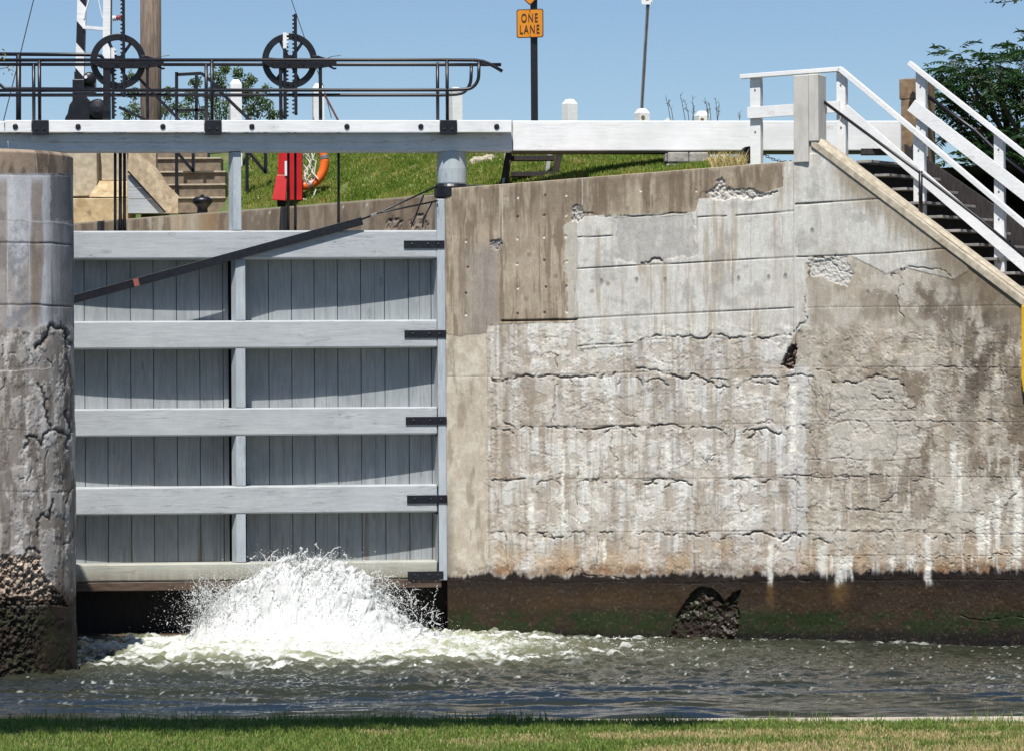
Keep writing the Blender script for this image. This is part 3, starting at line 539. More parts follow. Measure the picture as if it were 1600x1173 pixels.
for pts, w, dp, dk, cc, am in (([(-40, 272), (113, 274)], 1, .02, .5, (90, 80, 72), .5), ([(40, 346), (113, 352)], 1.6, -.01, .8, (206, 204, 202), 1.5), ([(-40, 345), (40, 346)], 1, .01, .5, (120, 110, 100), 1), ([(-40, 378), (80, 380), (113, 383)], 1.5, .04, .85, (50, 44, 42), 1),
        ([(-40, 475), (60, 476), (113, 479)], 1.5, .04, .85, (50, 44, 42), 1.2), ([(45, 274), (46, 475)], .8, -.004, .8, (214, 214, 214), .6), ([(12, 380), (13, 475)], .8, -.004, .8, (214, 214, 214), .6), ([(78, 382), (79, 475)], .8, -.004, .8, (214, 214, 214), .6), ([(55, 230), (58, 272)], .8, 0, .8, (206, 190, 170), .4),
        ([(-40, 578), (50, 577), (80, 574), (86, 556)], 1.3, -.015, .8, (214, 208, 200), 2), ([(-40, 674), (50, 672)], 1.2, .02, .5, (90, 80, 72), 2), ([(-40, 766), (60, 768), (113, 768)], 1.4, .02, .5, (96, 86, 78), 2),
        ([(56, 545), (80, 508), (96, 512), (108, 538), (113, 536)], 4, .12, .9, (40, 34, 32), 5), ([(60, 600), (72, 650), (80, 672), (96, 674), (108, 680)], 3.2, .10, .85, (44, 38, 34), 5), ([(38, 700), (42, 682), (58, 684), (66, 696), (76, 672)], 2.8, .10, .85, (44, 38, 34), 4),
        ([(60, 838), (58, 812), (68, 802), (78, 812), (82, 780)], 2.6, .08, .85, (44, 38, 34), 3), ([(104, 640), (110, 676), (104, 700)], 3, .1, .8, (44, 38, 34), 4), ([(40, 866), (46, 856), (62, 864)], 2.6, .1, .8, (40, 34, 30), 3), ([(106, 520), (112, 600), (108, 668)], 2.4, .06, .7, (60, 52, 48), 4), ([(100, 850), (110, 842), (113, 830)], 2, .05, .7, (60, 52, 48), 4)):
    P = jag(pts, am*1.3, int(pts[0][0]+pts[0][1]+500), 4); D = pdist(PX, PY, P, w*5+3); w *= .7; H -= dp*.24*np.exp(-(D/w)**2); C = mixc(C, C3(*cc), dk*np.exp(-(D/w)**2))
rs = np.random.RandomState(9)
for i in range(26):
    x = rs.uniform(-20, 110); y = rs.uniform(520, 850); P = jag([(x, y), (x+rs.uniform(-12, 12), y+rs.uniform(-40, 40))], 3, 600+i, 3); D = pdist(PX, PY, P, 5)
    H -= .015*np.exp(-(D/.9)**2); C = mixc(C, C3(218, 212, 204) if i % 2 else C3(86, 76, 68), .7*np.exp(-(D/.9)**2))
rk = inpoly(PX+wq*.7, PY+wr*.7, [(-80, 866), (62, 868), (72, 905), (95, 930), (104, 940), (104, 946), (-80, 946)])
H -= rk*(0.07-.20*np.clip(agg-.3, 0, .5))*ss(864, 880, QY); Rk = mixc(np.repeat(np.repeat(C3(176, 158, 140)[None, None], nr, 0), len(pth), 1), C3(104, 88, 74), ss(.50, .40, agg)*.8); Rk = mixc(Rk, C3(200, 184, 166), ss(.58, .68, agg)*.8); Rk = mixc(Rk, C3(84, 66, 52), ss(905, 945, QY+(mot-.5)*40)*.8)
C[rk] = Rk[rk]
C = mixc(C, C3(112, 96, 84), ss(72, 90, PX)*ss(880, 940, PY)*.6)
td = ss(926, 956, PY+(mot-.5)*24+ss(50, 100, PX)*16); Tt = mixc(np.repeat(np.repeat(C3(44, 34, 28)[None, None], nr, 0), len(pth), 1), C3(58, 44, 34), ss(.5, .62, fbm(AR/8, PY/60, 401, 5, .6))*ss(40, 80, PX)*.6); Tt = mixc(Tt, C3(40, 44, 18), ss(.48, .6, mot)*.6)
H -= td*ss(84, 30, PX)*(0.05-.16*np.clip(agg-.3, 0, .5)); C = C*(1-td[..., None])+Tt*td[..., None]
H += (agg-.5)*.005*lowr+(fbm(AR/50, PY/50, 411, 4)-.5)*.012
H += 0.0-0.05*ss(7.98, 8.03, Z0)
C = np.clip(C*(.9+.2*fine)[..., None], .003, .9); H *= fadeR[None]
V = np.stack([X0+H*nrm[None, :, 0], Y0+H*nrm[None, :, 1], Z0], -1)
# top cap: collapse ring towards a spine
sp = V[-1:].copy(); sp[..., 0] = np.minimum(sp[..., 0], 0)*0+np.clip(pth[:, 0], -30, -9.4); sp[..., 1] = np.clip(pth[:, 1], 52.8, 56); sp[..., 2] = 8.05; V = np.concatenate([V, sp], 0); C = np.concatenate([C, np.repeat(np.repeat(C3(190, 176, 158)[None, None], 1, 0), len(pth), 1)], 0)
rough = np.concatenate([.92-.12*td, np.full((1, len(pth)), .9)], 0)
pier = thing('lock_pier', 'tall round-nosed concrete pier with dark top band, cracks and exposed stones near the water', 'pier', (pcx, pcy, 0))
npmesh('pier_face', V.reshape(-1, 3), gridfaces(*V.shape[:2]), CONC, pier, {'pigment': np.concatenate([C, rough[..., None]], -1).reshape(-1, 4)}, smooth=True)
# ================================================================== LOCK GATE
YAW = R(5); GE = Vector((math.cos(YAW), math.sin(YAW), 0)); GN = Vector((-math.sin(YAW), math.cos(YAW), 0)); H0 = Vector((-1.17, 60.0, 0))
def G(px, py, off=0.0):          # point of the plane lying off metres behind the gate's front face
    a, b = lvl(px, py); t = a/F; y = (H0.dot(GN)+off)/(t*GN.x+GN.y); return Vector((t*y, y, EYE-b*y/F))
def gbox(mb, x0, y0, x1, y1, off, th):
    a = G(x0, (y0+y1)/2, off); b = G(x1, (y0+y1)/2, off); zc = (G((x0+x1)/2, y0, off).z, G((x0+x1)/2, y1, off).z)
    n = GN*th; mb.box8([(a.x, a.y, zc[1]), (b.x, b.y, zc[1]), (b.x+n.x, b.y+n.y, zc[1]), (a.x+n.x, a.y+n.y, zc[1]), (a.x, a.y, zc[0]), (b.x, b.y, zc[0]), (b.x+n.x, b.y+n.y, zc[0]), (a.x+n.x, a.y+n.y, zc[0])]); return mb
gate = thing('lock_gate', 'big grey timber lock gate with five cross beams above the gushing water', 'lock gate', H0)
XL, XR = 60, 694
beams = [(360.5, 404.5), (501, 544.5), (637, 680.5), (759, 802.5), (878.5, 906)]
for i, (y0, y1) in enumerate(beams):
    gbox(MB(), XL, y0, 683.5, y1, 0, 0.62).build('crossbeam', M['grey'] if i < 4 else M['lowbeam'], gate, bevel=0.028)
gbox(MB(), XL, 906.6, 690, 921, 0.015, 0.6).build('bottom_rail', M['brownwood'], gate, bevel=0.015, label='brown stained bottom rail just above the water')
# planking: upright boards, slightly dished towards the middle of each bay
for bay in ((60, 358, 0.39, 0.475), (384, 684, 0.49, 0.34)):
    x0, x1, o0, o1 = bay; m = MB(); x = x0; rs = np.random.RandomState(3+x0); edges = [x0]
    while x < x1-30: x += 36.4+rs.uniform(-1, 1); edges.append(min(x, x1))
    if edges[-1] < x1-8: edges.append(x1)
    else: edges[-1] = x1
    for e0, e1 in zip(edges[:-1], edges[1:]):
        f = ((e0+e1)/2-x0)/(x1-x0); 
        oo = lambda q: o0+(o1-o0)*((q-x0)/(x1-x0))+0.03*math.sin(math.pi*(q-x0)/(x1-x0))
        jit = rs.uniform(-.004, .004)
        sp = [e0+.5, e1-.5] if rs.rand() > .45 else [e0+.5, e0+(e1-e0)*rs.uniform(.4, .6), e1-.5]
        for q0, q1 in zip(sp[:-1], sp[1:]):
            q1b = q1-(0.25 if q1 != sp[-1] else 0)
            a = G(q0, 640, oo(q0)+jit); b = G(q1b, 640, oo(q1b)+jit); n = GN*.06; z0 = G(400, 918, .4).z; z1 = G(400, 366, .4).z
            m.box8([(a.x, a.y, z0), (b.x, b.y, z0), (b.x+n.x, b.y+n.y, z0), (a.x+n.x, a.y+n.y, z0), (a.x, a.y, z1), (b.x, b.y, z1), (b.x+n.x, b.y+n.y, z1), (a.x+n.x, a.y+n.y, z1)])
    m.build('planking', M['greyv'], gate, bevel=0.003)
gbox(MB(), 40, 368, 690, 916, 0.60, 0.05).build('backing', M['dark'], gate)
# centre post between the beams and up to the top beam
cp = [(237.5, 360)]+[(a[1]+.3, b[0]-.3) for a, b in zip(beams[:-1], beams[1:])]
for i, (y0, y1) in enumerate(cp):
    x0, x1 = (357.5, 377) if i == 0 else (361+(i*.4), 383+i*.3)
    p0 = G(x0, (y0+y1)/2, .0); zt = G(370, y0, 0).z; zb = G(370, y1, 0).z
    L = G(x0+7, (y0+y1)/2, .012); Rr = G(x1, (y0+y1)/2, .012); Lc = G(x0, (y0+y1)/2, .16); th_ = GN*(.5 if i else .3)
    MB().prism([(L.x, L.y, zb), (Rr.x, Rr.y, zb), (Rr.x+th_.x, Rr.y+th_.y, zb), (Lc.x+th_.x*.7, Lc.y+th_.y*.7, zb), (Lc.x, Lc.y, zb)], (0, 0, zt-zb)).build('centre_post', M['post'], gate, bevel=0.006)
# heel post on the right, with its splayed inner face
cp2 = [(312, 360)]+[(a[1]+.3, b[0]-.3) for a, b in zip(beams[:-1], beams[1:])]+[(0, 0)]
hp = gbox(MB(), 684.2, 311, 697, 906, -0.004, 0.55)
hp.build('heel_post', M['post'], gate, bevel=0.012)
for i, (y0, y1) in enumerate(cp2[:5]):
    if i == 0: continue
    a = G(684.5, (y0+y1)/2, 0.02); b = G(676.5-i*.2+i*.8, (y0+y1)/2, .36); c = G(685.5, (y0+y1)/2, .4); zt = G(680, y0, 0).z; zb = G(680, y1, 0).z
    MB().prism([(a.x, a.y, zb), (c.x, c.y, zb), (b.x, b.y, zb)], (0, 0, zt-zb)).build('splayed_block', M['grey'], gate)
gbox(MB(), 697.4, 376, 699.4, 905, .03, .3).build('seal_strip', M['black'], gate)
for y0, y1, x0, x1 in ((376, 388, 631, 694.5), (516, 528, 632, 697), (650.5, 663, 634, 698), (773, 786, 636, 699), (892, 904, 637, 693)):
    st = gbox(MB(), x0, y0, x1, y1, -.022, .02).build('hinge_strap', M['black'], gate, bevel=0.003)
    for q in (.2, .6, .85):
        c = G(x0+(x1-x0)*q, (y0+y1)/2, -.022); MB().lathe(c, [(.022, 0), (.022, .007), (.010, .012)], 10, -GN).build('bolt', M['black'], st)
# pivot drum over the heel post and its collar
pc = G(706, 265, .24)
m = MB(); z0 = G(700, 291, .2).z; z1 = G(700, 238, .2).z; m.lathe((pc.x, pc.y, z0), [(.24, 0), (.26, .05), (.27, .3), (.255, z1-z0)], 32)
m.build('pivot_post', M['post'], gate, smooth=False)
m = MB(); z2 = G(700, 310, .2).z; m.lathe((pc.x-.02, pc.y, z2), [(.26, 0), (.30, .02), (.30, z0-z2-.02), (.27, z0-z2+.03)], 32); m.box(pc.x-.05, pc.y-.06, z0-.06, pc.x+.62, pc.y+.5, z0+.015)
m.build('collar', M['black'], gate, bevel=.006)
# top beam (grey, under the walkway), cut off square; the white balance beam runs on from it
tb_ = gbox(MB(), -70, 207.8, 800.5, 236.5, 0.0, .5); tb_.build('top_beam', M['greytop'], gate, bevel=.012)
gbox(MB(), 47, 208.4, 673, 222, -.035, .034).build('packing_board', M['greytop'], gate, bevel=.004)
bl = MB(); gbox(bl, 801.2, 189, 1408, 236, -.02, .52); bl.build('balance_beam', M['white'], gate, bevel=.02, label='long white painted balance beam reaching over the wall to the stairs')
gbox(MB(), 801.2, 237, 1395, 239, .02, .46).build('underside_strip', M['brownwood'], gate)
# walkway: decking, white edge boards, black clamps, bolts
gbox(MB(), -70, 189.5, 798, 193, -.155, .98).build('decking', M['whiteg'], gate)
for a_, b_ in ((-70, 7), (8, 49.2), (76, 319.2), (346.5, 687.2), (714.5, 799.5)):
    gbox(MB(), a_, 188.2 if a_ != -70 else 190, b_, 207.2, -.21, .055).build('edge_board', M['white'], gate, bevel=.010)
gbox(MB(), 8, 189, 799, 205, .83, .05).build('edge_board', M['whiteg'], gate, label='far edge board of the walkway')
for x0 in (50, 320, 688):
    k = gbox(MB(), x0, 188, x0+26, 210.5, -.235, .085).build('clamp_plate', M['black'], gate, bevel=.004)
    for q in (7, 19): MB().lathe(G(x0+q, 202, -.235), [(.017, 0), (.017, .012), (.008, .018)], 8, -GN).build('bolt', M['black'], k)
for x in (24, 122, 254.5, 393.5, 542, 657.5, 776): MB().lathe(G(x, 198, -.211), [(.047, 0), (.047, .016), (.03, .022)], 18, -GN).build('bolt_head', M['black'], gate)
# long diagonal tie: flat bar, red mark, forked rods to the collar
br = MB(); a = G(100, 472, -.04); b = G(566, 345.5, -.04); br.bar(a, b, .05, .145, dirw=GN); tie = br.build('tie_bar', M['black'], gate, bevel=.004)
a_ = G(209, 442.5, -.072); b_ = G(217, 440.5, -.072); MB().bar(a_, b_, .02, .13, dirw=GN).build('paint_mark', M['redmark'], tie)
for y in (291, 314):
    r_ = MB().tube([G(563, 344, -.05), G(592, 333, -.06), G(684, y, -.04)], .016, 8).build('tie_rod', M['black'], gate, smooth=True)
MB().obox(G(584, 336, -.06), GE*.05+Vector((0, 0, .02)), GN*.03, Vector((0, 0, .025))).build('shackle', M['steel'], gate, bevel=.004)
for p, q in (((662, 318), (652, 336)), ((676, 320), (664, 343)), ((652, 336), (640, 360)), ((664, 343), (660, 362))): pass
m = MB().tube([G(662, 305, .3), G(642, 356, .3)], .014, 8).tube([G(676, 315, .3), G(662, 342, .3), G(660, 356, .3)], .014, 8); m.build('stay_rod', M['black'], gate)
# recess under the gate: sill, side walls
sill = thing('gate_sill', 'dark wet timber sill in the opening under the lock gate', 'sill', G(400, 990, .8))
gbox(MB(), 20, 900, 720, 1040, .85, .3).build('sill_board', M['dark'], sill)
gbox(MB(), 60, 991, 690, 1040, -.12, .95).build('sill_step', M['brownwood'], sill, bevel=.02)

# ------------------------------------------------------------------ walkway railings
def railing(name_label, pts_top, pts_low, posts, off, extra=None, rad=.031, parts=None):
    t = thing('walkway_railing', name_label, 'railing', G(posts[0][0], 188, off), 'black tube railings on the lock gates')
    for P in (pts_top, pts_low): MB().tube([G(x, y, off) for x, y in P], rad, 12).build('rail', M['black'], t, smooth=True)
    for x, y0, y1 in posts:
        pp = MB().tube([G(x, y1, off), G(x-.5, y0, off)], rad*1.02, 12).build('post', M['black'], t, smooth=True)
    for e in (extra or []): MB().tube([G(x, y, off) for x, y in e], rad, 12).build('end_bend', M['black'], t, smooth=True)
    return t
def arcpts(x0, y0, x1, y1, n=6):   # from horizontal (x0,y0) bending to vertical (x1,y1)
    return [(x0+(x1-x0)*math.sin(k*math.pi/2/n), y0+(y1-y0)*(1-math.cos(k*math.pi/2/n))) for k in range(n+1)]
railing('near tube railing of the gate walkway, its top rail drooping at the end', [(-80, 94.5), (690, 94), (742, 94.5), (755, 96.5), (766, 101), (775, 106), (785, 112)], [(-80, 142), (706, 141), (722, 140.5)]+arcpts(728, 140, 748, 118)[1:]+[(748.5, 97)],
        [(62, 95, 188), (331.5, 94, 188), (699, 93, 188)], -.15)
railing('far tube railing of the gate walkway, its top rail ending straight', [(-80, 101), (690, 101.5), (783, 101.5)], [(-80, 149), (690, 149), (712, 148)]+arcpts(716, 147, 736, 122)[1:]+[(736.5, 103)],
        [(53, 100, 188), (322.5, 99, 188), (684, 98, 188)], .66)
def farrail():
    d = 64.5; t = thing('walkway_railing', 'short black railing of the other gate, upper left, ending behind the left wheel', 'railing', W(29, 188, d), 'black tube railings on the lock gates')
    MB().tube([W(-60, 84.5, d), W(150, 86, d), W(158, 88, d), W(162, 94, d)], .036, 10).build('rail', M['black'], t, smooth=True)
    MB().tube([W(-60, 126, d), W(0, 133, d), W(8, 139, d), W(165, 140, d)], .034, 10).build('rail', M['black'], t, smooth=True)
    MB().tube([W(29, 240, d), W(29, 86, d)], .05, 10).build('post', M['black'], t, smooth=True)
farrail()

# ------------------------------------------------------------------ sluice winding gears
def rack(mb, x, y0, y1, w, side, off, pitch=6.3):
    """toothed bar: x left edge px, teeth on the given side"""
    prof = []; n = int((y1-y0)/pitch)
    bx0, bx1 = (x+w*.38, x+w) if side < 0 else (x, x+w*.62)
    gbox(mb, bx0, y0, bx1, y1, off, .05)
    for k in range(n):
        ya = y0+k*pitch+1.3; tip = x if side < 0 else x+w; root = bx0+.15 if side < 0 else bx1-.15
        p = [G(root, ya, off+.004), G(tip, ya+.9, off+.004), G(tip, ya+pitch*.42, off+.004), G(root, ya+pitch*.56, off+.004)]
        mb.prism(p, GN*.042)
def gear(label, cx, cy, beam, racks, legs, off, loc):
    t = thing('winding_gear', label, 'winding gear', G(cx, 188, off), 'rack and wheel winding gears on the gate')
    c = G(cx, cy, off+.10); Rr = 37.8*60.6/F; k = MB(); ring = []; ns = 56
    prof = [(Rr-.058, -.03), (Rr+.058, -.03), (Rr+.058, .035), (Rr-.058, .035)]; base = []
    for i in range(ns):
        a = 2*math.pi*i/ns; e = GE*math.cos(a)+Vector((0, 0, 1))*math.sin(a)
        for r_, h in prof: k.v.append(tuple(c+e*r_+GN*h))
    for i in range(ns):
        for j in range(4):
            k.f.append((i*4+j, ((i+1) % ns)*4+j, ((i+1) % ns)*4+(j+1) % 4, i*4+(j+1) % 4))
    w = k.build('wheel', M['black'], t, bevel=.008)
    for i in range(6):
        a = R(-5)+math.pi/3*i; e = GE*math.cos(a)+Vector((0, 0, 1))*math.sin(a); u = e.cross(GN)
        MB().bar(c+e*.06, c+e*(Rr-.03), .03, .055, dirw=GN).build('spoke', M['black'], w, bevel=.006)
    MB().lathe(c-GN*.07, [(.09, 0), (.10, .02), (.10, .14), (.07, .16)], 20, GN).build('hub', M['black'], w)
    x0, x1 = beam
    br_ = MB(); p = [G(x0, 95.5, off-.04), G(x0+3, 101, off-.04), G(x0+16, 107, off-.04), G(x1-28, 107, off-.04), G(x1-4, 103, off-.04), G(x1, 101, off-.04), G(x1, 96, off-.04)]; br_.prism(p, GN*.09); bb = br_.build('bearing_beam', M['black'], t, bevel=.005)
    for q in (.12, .35, .55, .8): MB().lathe(G(x0+(x1-x0)*q, 100.5, off-.045), [(.016, 0), (.016, .012)], 8, -GN).build('bolt', M['black'], bb)
    for (x, y0, y1, w_) in legs: gbox(MB(), x, y0, x+w_, y1, off-.02, .07).build('leg', M['black'], t, bevel=.004)
    for (x, y0, y1, w_, side, whitepart, o2) in racks:
        m = MB(); rack(m, x, y0, y1, w_, side, off+o2); rk_ = m.build('toothed_rack', M['black'], t)
        if whitepart:
            m = MB(); rack(m, x-.3, whitepart[0], whitepart[1], w_+.3, side, off+o2-.004); m.build('white_end', M['white'], rk_)
    q = Vector((0, 0, 0)); m = MB(); m.prism([G(cx+36, 88, off), G(cx+44, 87, off), G(cx+62, 93, off), G(cx+66, 97, off), G(cx+40, 97, off)], GN*.04); m.tube([G(cx+58, 92, off+.02), G(cx+66, 88.5, off+.02), G(cx+80, 87, off+.02)], .008, 6)
    m.build('pawl', M['black'], t, bevel=.003)
    MB().tube([G(cx+53, 100, off+.05), G(cx+70, 108, off+.05), G(cx+73, 107, off+.05)], .017, 8).build('crank_arm', M['black'], t)
    return t
gear('left black spoked winding wheel and tall toothed rack beside the wooden pole', 184.5, 96.5, (143, 256), [(188, -40, 152, 7.5, -1, None, .0), (174, 76, 186, 8, 1, (75, 92), .03)], [(161, 106, 188, 12), (228, 106, 188, 5)], .34, None)
gear('right black spoked winding wheel and short toothed rack with one white rack tip', 452.5, 95.5, (411, 526), [(456.5, 22, 180, 8, -1, None, .0), (442.5, 52, 186, 8.5, 1, (51, 76), .03)], [(436, 106, 188, 5.5), (498, 106, 188, 5.5)], .34, None)
# slanting stays of the gears, and rods running down behind the gate
def singlebar(nm, label, cat, p, q, w, mat, off=.5, group=None):
    a = G(p[0], p[1], off); b = G(q[0], q[1], off); o = MB().bar(a, b, w, w, dirw=GN).build(nm, mat, None, origin=a if a.z < b.z else b); tag(o, label, cat, group)
singlebar('stay_bar', 'black slanting stay running down from the left wheel past the wooden pole', 'stay', (216, 122), (282, 190), .05, M['black'])
singlebar('stay_bar', 'black slanting stay in front of the leftmost white marker post', 'stay', (332, 132), (392, 190), .055, M['black'])
singlebar('stay_bar', 'reddish slanting stay just right of the post behind the right wheel', 'stay', (507, 148), (529, 190), .035, M['rust'])
singlebar('stay_bar', 'short black slanting stay between left wheel and pole, lowest one', 'stay', (186, 168), (232, 190), .05, M['black'])
for x, y0, y1, w_, lb in ((180, 207, 357, .026, 'leftmost of three thin dark rods left of the concrete steps'), (188, 207, 358, .03, 'middle one of three thin dark rods left of the concrete steps'), (194.5, 207, 358, .028, 'rightmost of three thin dark rods left of the concrete steps'),
                  (450.5, 207, 355, .024, 'thin dark rod in front of the red cabinet, left of two'), (461.5, 207, 358, .024, 'thin dark rod in front of the red cabinet, right of two'), (529, 207, 350, .024, 'lone thin dark rod right of the orange lifebuoy')):
    a = G(x, y0, .56); b = G(x, y1+6, .66); o = MB().tube([b, a], w_, 8).build('sluice_rod', M['black'], None, origin=b, smooth=True); tag(o, lb, 'rod', 'sluice rods hanging behind the gate')
# ================================================================== STAIRS, RAILS ON THE RIGHT
DV = Vector((0.905, -0.425, 0))           # along the parapet, to the right and nearer
def Sp(px, py, off):                       # point on a plane parallel to the right wall face, off metres behind it
    a, b = lvl(px, py); t = a/F; n = Vector((0.425, 0.905, 0)); P0 = Vector((WX1, 60-0.367*(WX1-WX0), 0))
    y = (P0.dot(n)+off)/(t*n.x+n.y); return Vector((t*y, y, EYE-b*y/F))
NS = Vector((0.425, 0.905, 0)); UP = Vector((0, 0, 1))
def rail_thing(label, off, rails, boards, posts, loc):
    t = thing('stair_handrail', label, 'handrail', Sp(loc[0], loc[1], off), 'white wooden handrails of the stairs')
    for pts, h in rails:
        m = MB()
        for p, q in zip(pts[:-1], pts[1:]):
            m.bar(Sp(*p, off-.02), Sp(*q, off-.02), .14, h, dirw=NS)
        m.build('top_rail', M['white'], t, bevel=.006)
    for pts, h in boards:
        m = MB()
        for p, q in zip(pts[:-1], pts[1:]): m.bar(Sp(*p, off-.045), Sp(*q, off-.045), .04, h, dirw=NS)
        m.build('mid_board', M['white'], t, bevel=.004)
    for x0, x1, y0, y1, y0b in posts:
        xm = (x0+x1)/2; a = Sp(x0, (y0+y1)/2, off); b = Sp(x1, (y0+y1)/2, off); zt0 = Sp(xm, y0, off).z; zt1 = Sp(xm, y0b, off).z; zb = Sp(xm, y1, off).z; e = NS*.14
        ps_ = MB().prism([(a.x, a.y, zb), (b.x, b.y, zb), (b.x, b.y, zt1), (a.x, a.y, zt0)], e).build('post', M['white'], t, bevel=.005)
        for zz_ in (.22, .95): MB().lathe((a+b)/2*1.0+Vector((0, 0, zt1-zz_-(a.z+b.z)/2))-NS*.002, [(.018, 0), (.016, .008)], 10, -NS).build('bolt', M['steel'], ps_)
    return t
rail_thing('near white wooden handrail turning from level to sloping at the concrete pillar', .62,
    [([(1158, 120.5), (1314, 108.5)], .075), ([(1312, 107.5), (1430, 206), (1640, 384)], .085)],
    [([(1168, 177), (1312, 167)], .20), ([(1318, 171), (1640, 448)], .20)],
    [(1172, 1188, 123, 262, 121), (1307, 1321, 110, 262, 113), (1427, 1444, 205, 345, 215), (1553, 1569, 312, 440, 322)], (1180, 256))
rail_thing('far white wooden handrail crossing in front of the dark tree', 2.3,
    [([(1421, 99), (1660, 288)], .085)], [([(1424, 165), (1660, 348)], .23)],
    [(1431, 1446, 108, 245, 116), (1553, 1568, 205, 345, 214)], (1438, 240))
def pipe(nm, label, pts, off, r, posts=()):
    t = thing(nm, label, 'handrail', Sp(*pts[-1], off)); MB().tube([Sp(*p, off) for p in pts], r, 10).build('pipe', M['black'], t, smooth=True)
    for x, y0, y1 in posts: MB().tube([Sp(x, y1, off), Sp(x, y0, off)], .036, 10).build('post', M['black'], t, smooth=True)
pipe('pipe_handrail', 'black pipe handrail starting at the concrete pillar and sloping down over the stairs', [(1277, 152), (1437, 270), (1530, 342), (1640, 434)], .26, .026, [(1438.5, 268, 335)])
pipe('pipe_handrail', 'dark brown pipe handrail behind the far white rail, starting at the brown pillar', [(1449, 150), (1524, 205), (1560, 240), (1650, 310)], 2.7, .035)
# stairs: skewed open treads between the parapet and the far string wall
st = thing('stairs', 'dark weathered wooden stairs descending behind the sloping parapet', 'stairs', Sp(1400, 300, .5))
for i in range(16):
    s = i*.315; p = Sp(1338, 251, .42)+DV*s*1.0; p.z = Sp(1338, 251, .42).z-i*.245
    e = Vector((1.05, 1.35, 0)); m = MB(); dr = DV*.27
    m.box8([p-UP*.045, p+dr-UP*.045, p+dr+e-UP*.045, p+e-UP*.045, p, p+dr, p+dr+e, p+e]); m.build('tread', M['tread'] if 'tread' in M else M['steel'], st, bevel=.004)
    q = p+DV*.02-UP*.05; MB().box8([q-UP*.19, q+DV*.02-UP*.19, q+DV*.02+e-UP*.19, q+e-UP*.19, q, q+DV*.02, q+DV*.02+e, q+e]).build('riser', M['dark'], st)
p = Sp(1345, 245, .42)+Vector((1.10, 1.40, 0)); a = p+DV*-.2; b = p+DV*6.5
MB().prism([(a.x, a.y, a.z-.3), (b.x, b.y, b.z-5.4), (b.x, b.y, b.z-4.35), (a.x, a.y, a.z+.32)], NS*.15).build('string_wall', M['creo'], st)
MB().bar(Sp(1345, 238, .7), Sp(1398, 238, .9), .3, .10).build('landing_edge', M['creo'], st)
pp = thing('concrete_pillar', 'brown concrete pillar behind the far white handrail, end of the white beam', 'pillar', Sp(1420, 240, 2.6))
a = Sp(1405, 180, 2.6); b = Sp(1448, 180, 2.6); zt = Sp(1425, 123, 2.6).z; zc = Sp(1425, 155, 2.6).z; zb = Sp(1425, 262, 2.6).z
MB().box8([(a.x, a.y, zc), (b.x, b.y, zc), (b.x+.2, b.y+.4, zc), (a.x+.2, a.y+.4, zc), (a.x, a.y, zt), (b.x, b.y, zt), (b.x+.2, b.y+.4, zt), (a.x+.2, a.y+.4, zt)]).build('cap', M['brownc'], pp, bevel=.015)
MB().box8([(a.x+.03, a.y, zb), (b.x, b.y, zb), (b.x+.2, b.y+.4, zb), (a.x+.23, a.y+.4, zb), (a.x+.03, a.y, zc-.002), (b.x, b.y, zc-.002), (b.x+.2, b.y+.4, zc-.002), (a.x+.23, a.y+.4, zc-.002)]).build('shaft', M['brownc'], pp, bevel=.01)
o = MB().lathe(W(1166, 243, 59.6), [(.10, 0), (.15, .02), (.15, .13), (.10, .15)], 20, (.5, -.8, 0)).build('mooring_roller', M['creo'], None, origin=W(1166, 257, 59.6)); tag(o, 'dark round roller beside the first white handrail post', 'roller')
m = MB()
for k in range(12):
    f0 = k/11; x = 1190+50*f0; y = 240+13*f0+5*math.sin(math.pi*f0); c = Sp(x, y, .75); a = R(90*(k % 2)); e = DV*.032; u = (UP*math.cos(a)+NS*math.sin(a))*.018
    m.tube([c+e*math.cos(t)+u*math.sin(t) for t in [j*math.pi/4 for j in range(9)]], .007, 5, cap=False)
o = m.build('chain', M['black'], None, origin=Sp(1190, 240, .75)); tag(o, 'short sagging black chain between handrail post and concrete pillar', 'chain')
lad = thing('yellow_ladder', 'yellow painted steel strip at the right edge of the wall', 'ladder', wallpt(1610, 610, -.1))
MB().prism([wallpt(1599, 478, -.12), wallpt(1599, 590, -.12), wallpt(1602, 612, -.12), wallpt(1606, 612, -.12), wallpt(1606, 478, -.12)], Vector((0.03, .1, 0))).build('stile', M['yellow'], lad, bevel=.01)
MB().prism([wallpt(1636, 478, -.12), wallpt(1636, 612, -.12), wallpt(1646, 612, -.12), wallpt(1646, 478, -.12)], Vector((0.03, .1, 0))).build('stile', M['yellow'], lad, bevel=.01)
for k in range(5): MB().tube([wallpt(1604, 500+k*24, -.08), wallpt(1638, 500+k*24, -.08)], .015, 8).build('rung', M['yellow'], lad)

# ================================================================== GROUND BEHIND THE LOCK
LPX = [(697, 61.9), (600, 63.4), (500, 65.0), (380, 66.9), (240, 69.1), (120, 71.3), (-200, 77)]
CH = [Vector((W(a, 300, d).x, d, 0)) for a, d in LPX][::-1]           # left -> right
chx = [p.x for p in CH]+[WX1, 8.5, 30]; chy = [p.y for p in CH]+[float(wy(WX1)), float(wy(8.5)), float(wy(30))]
def liney(x): return np.interp(x, chx, chy)
def hill(x, y):
    t = y-liney(x)
    z0 = 7.90+np.interp(x, [-2, 4.8, 6], [0, .30, .30]); cr_ = np.interp(x, [-40, -9, 0, 1.5, 2.9, 3.7, 4.4, 60], [2.35, 2.35, 2.1, 1.65, 1.22, 1.0, 0, 0])
    bmp = (fbm(x*.35+50, y*.35+50, 501, 4)-.5)*.25
    cr_ = cr_*np.where(x < -5.75, ss(4.5, 9, t), 1)
    return z0+cr_*np.clip(1-np.exp(-(t*.17)**1.15), 0, 1)*1.04+bmp*ss(1, 5, t)
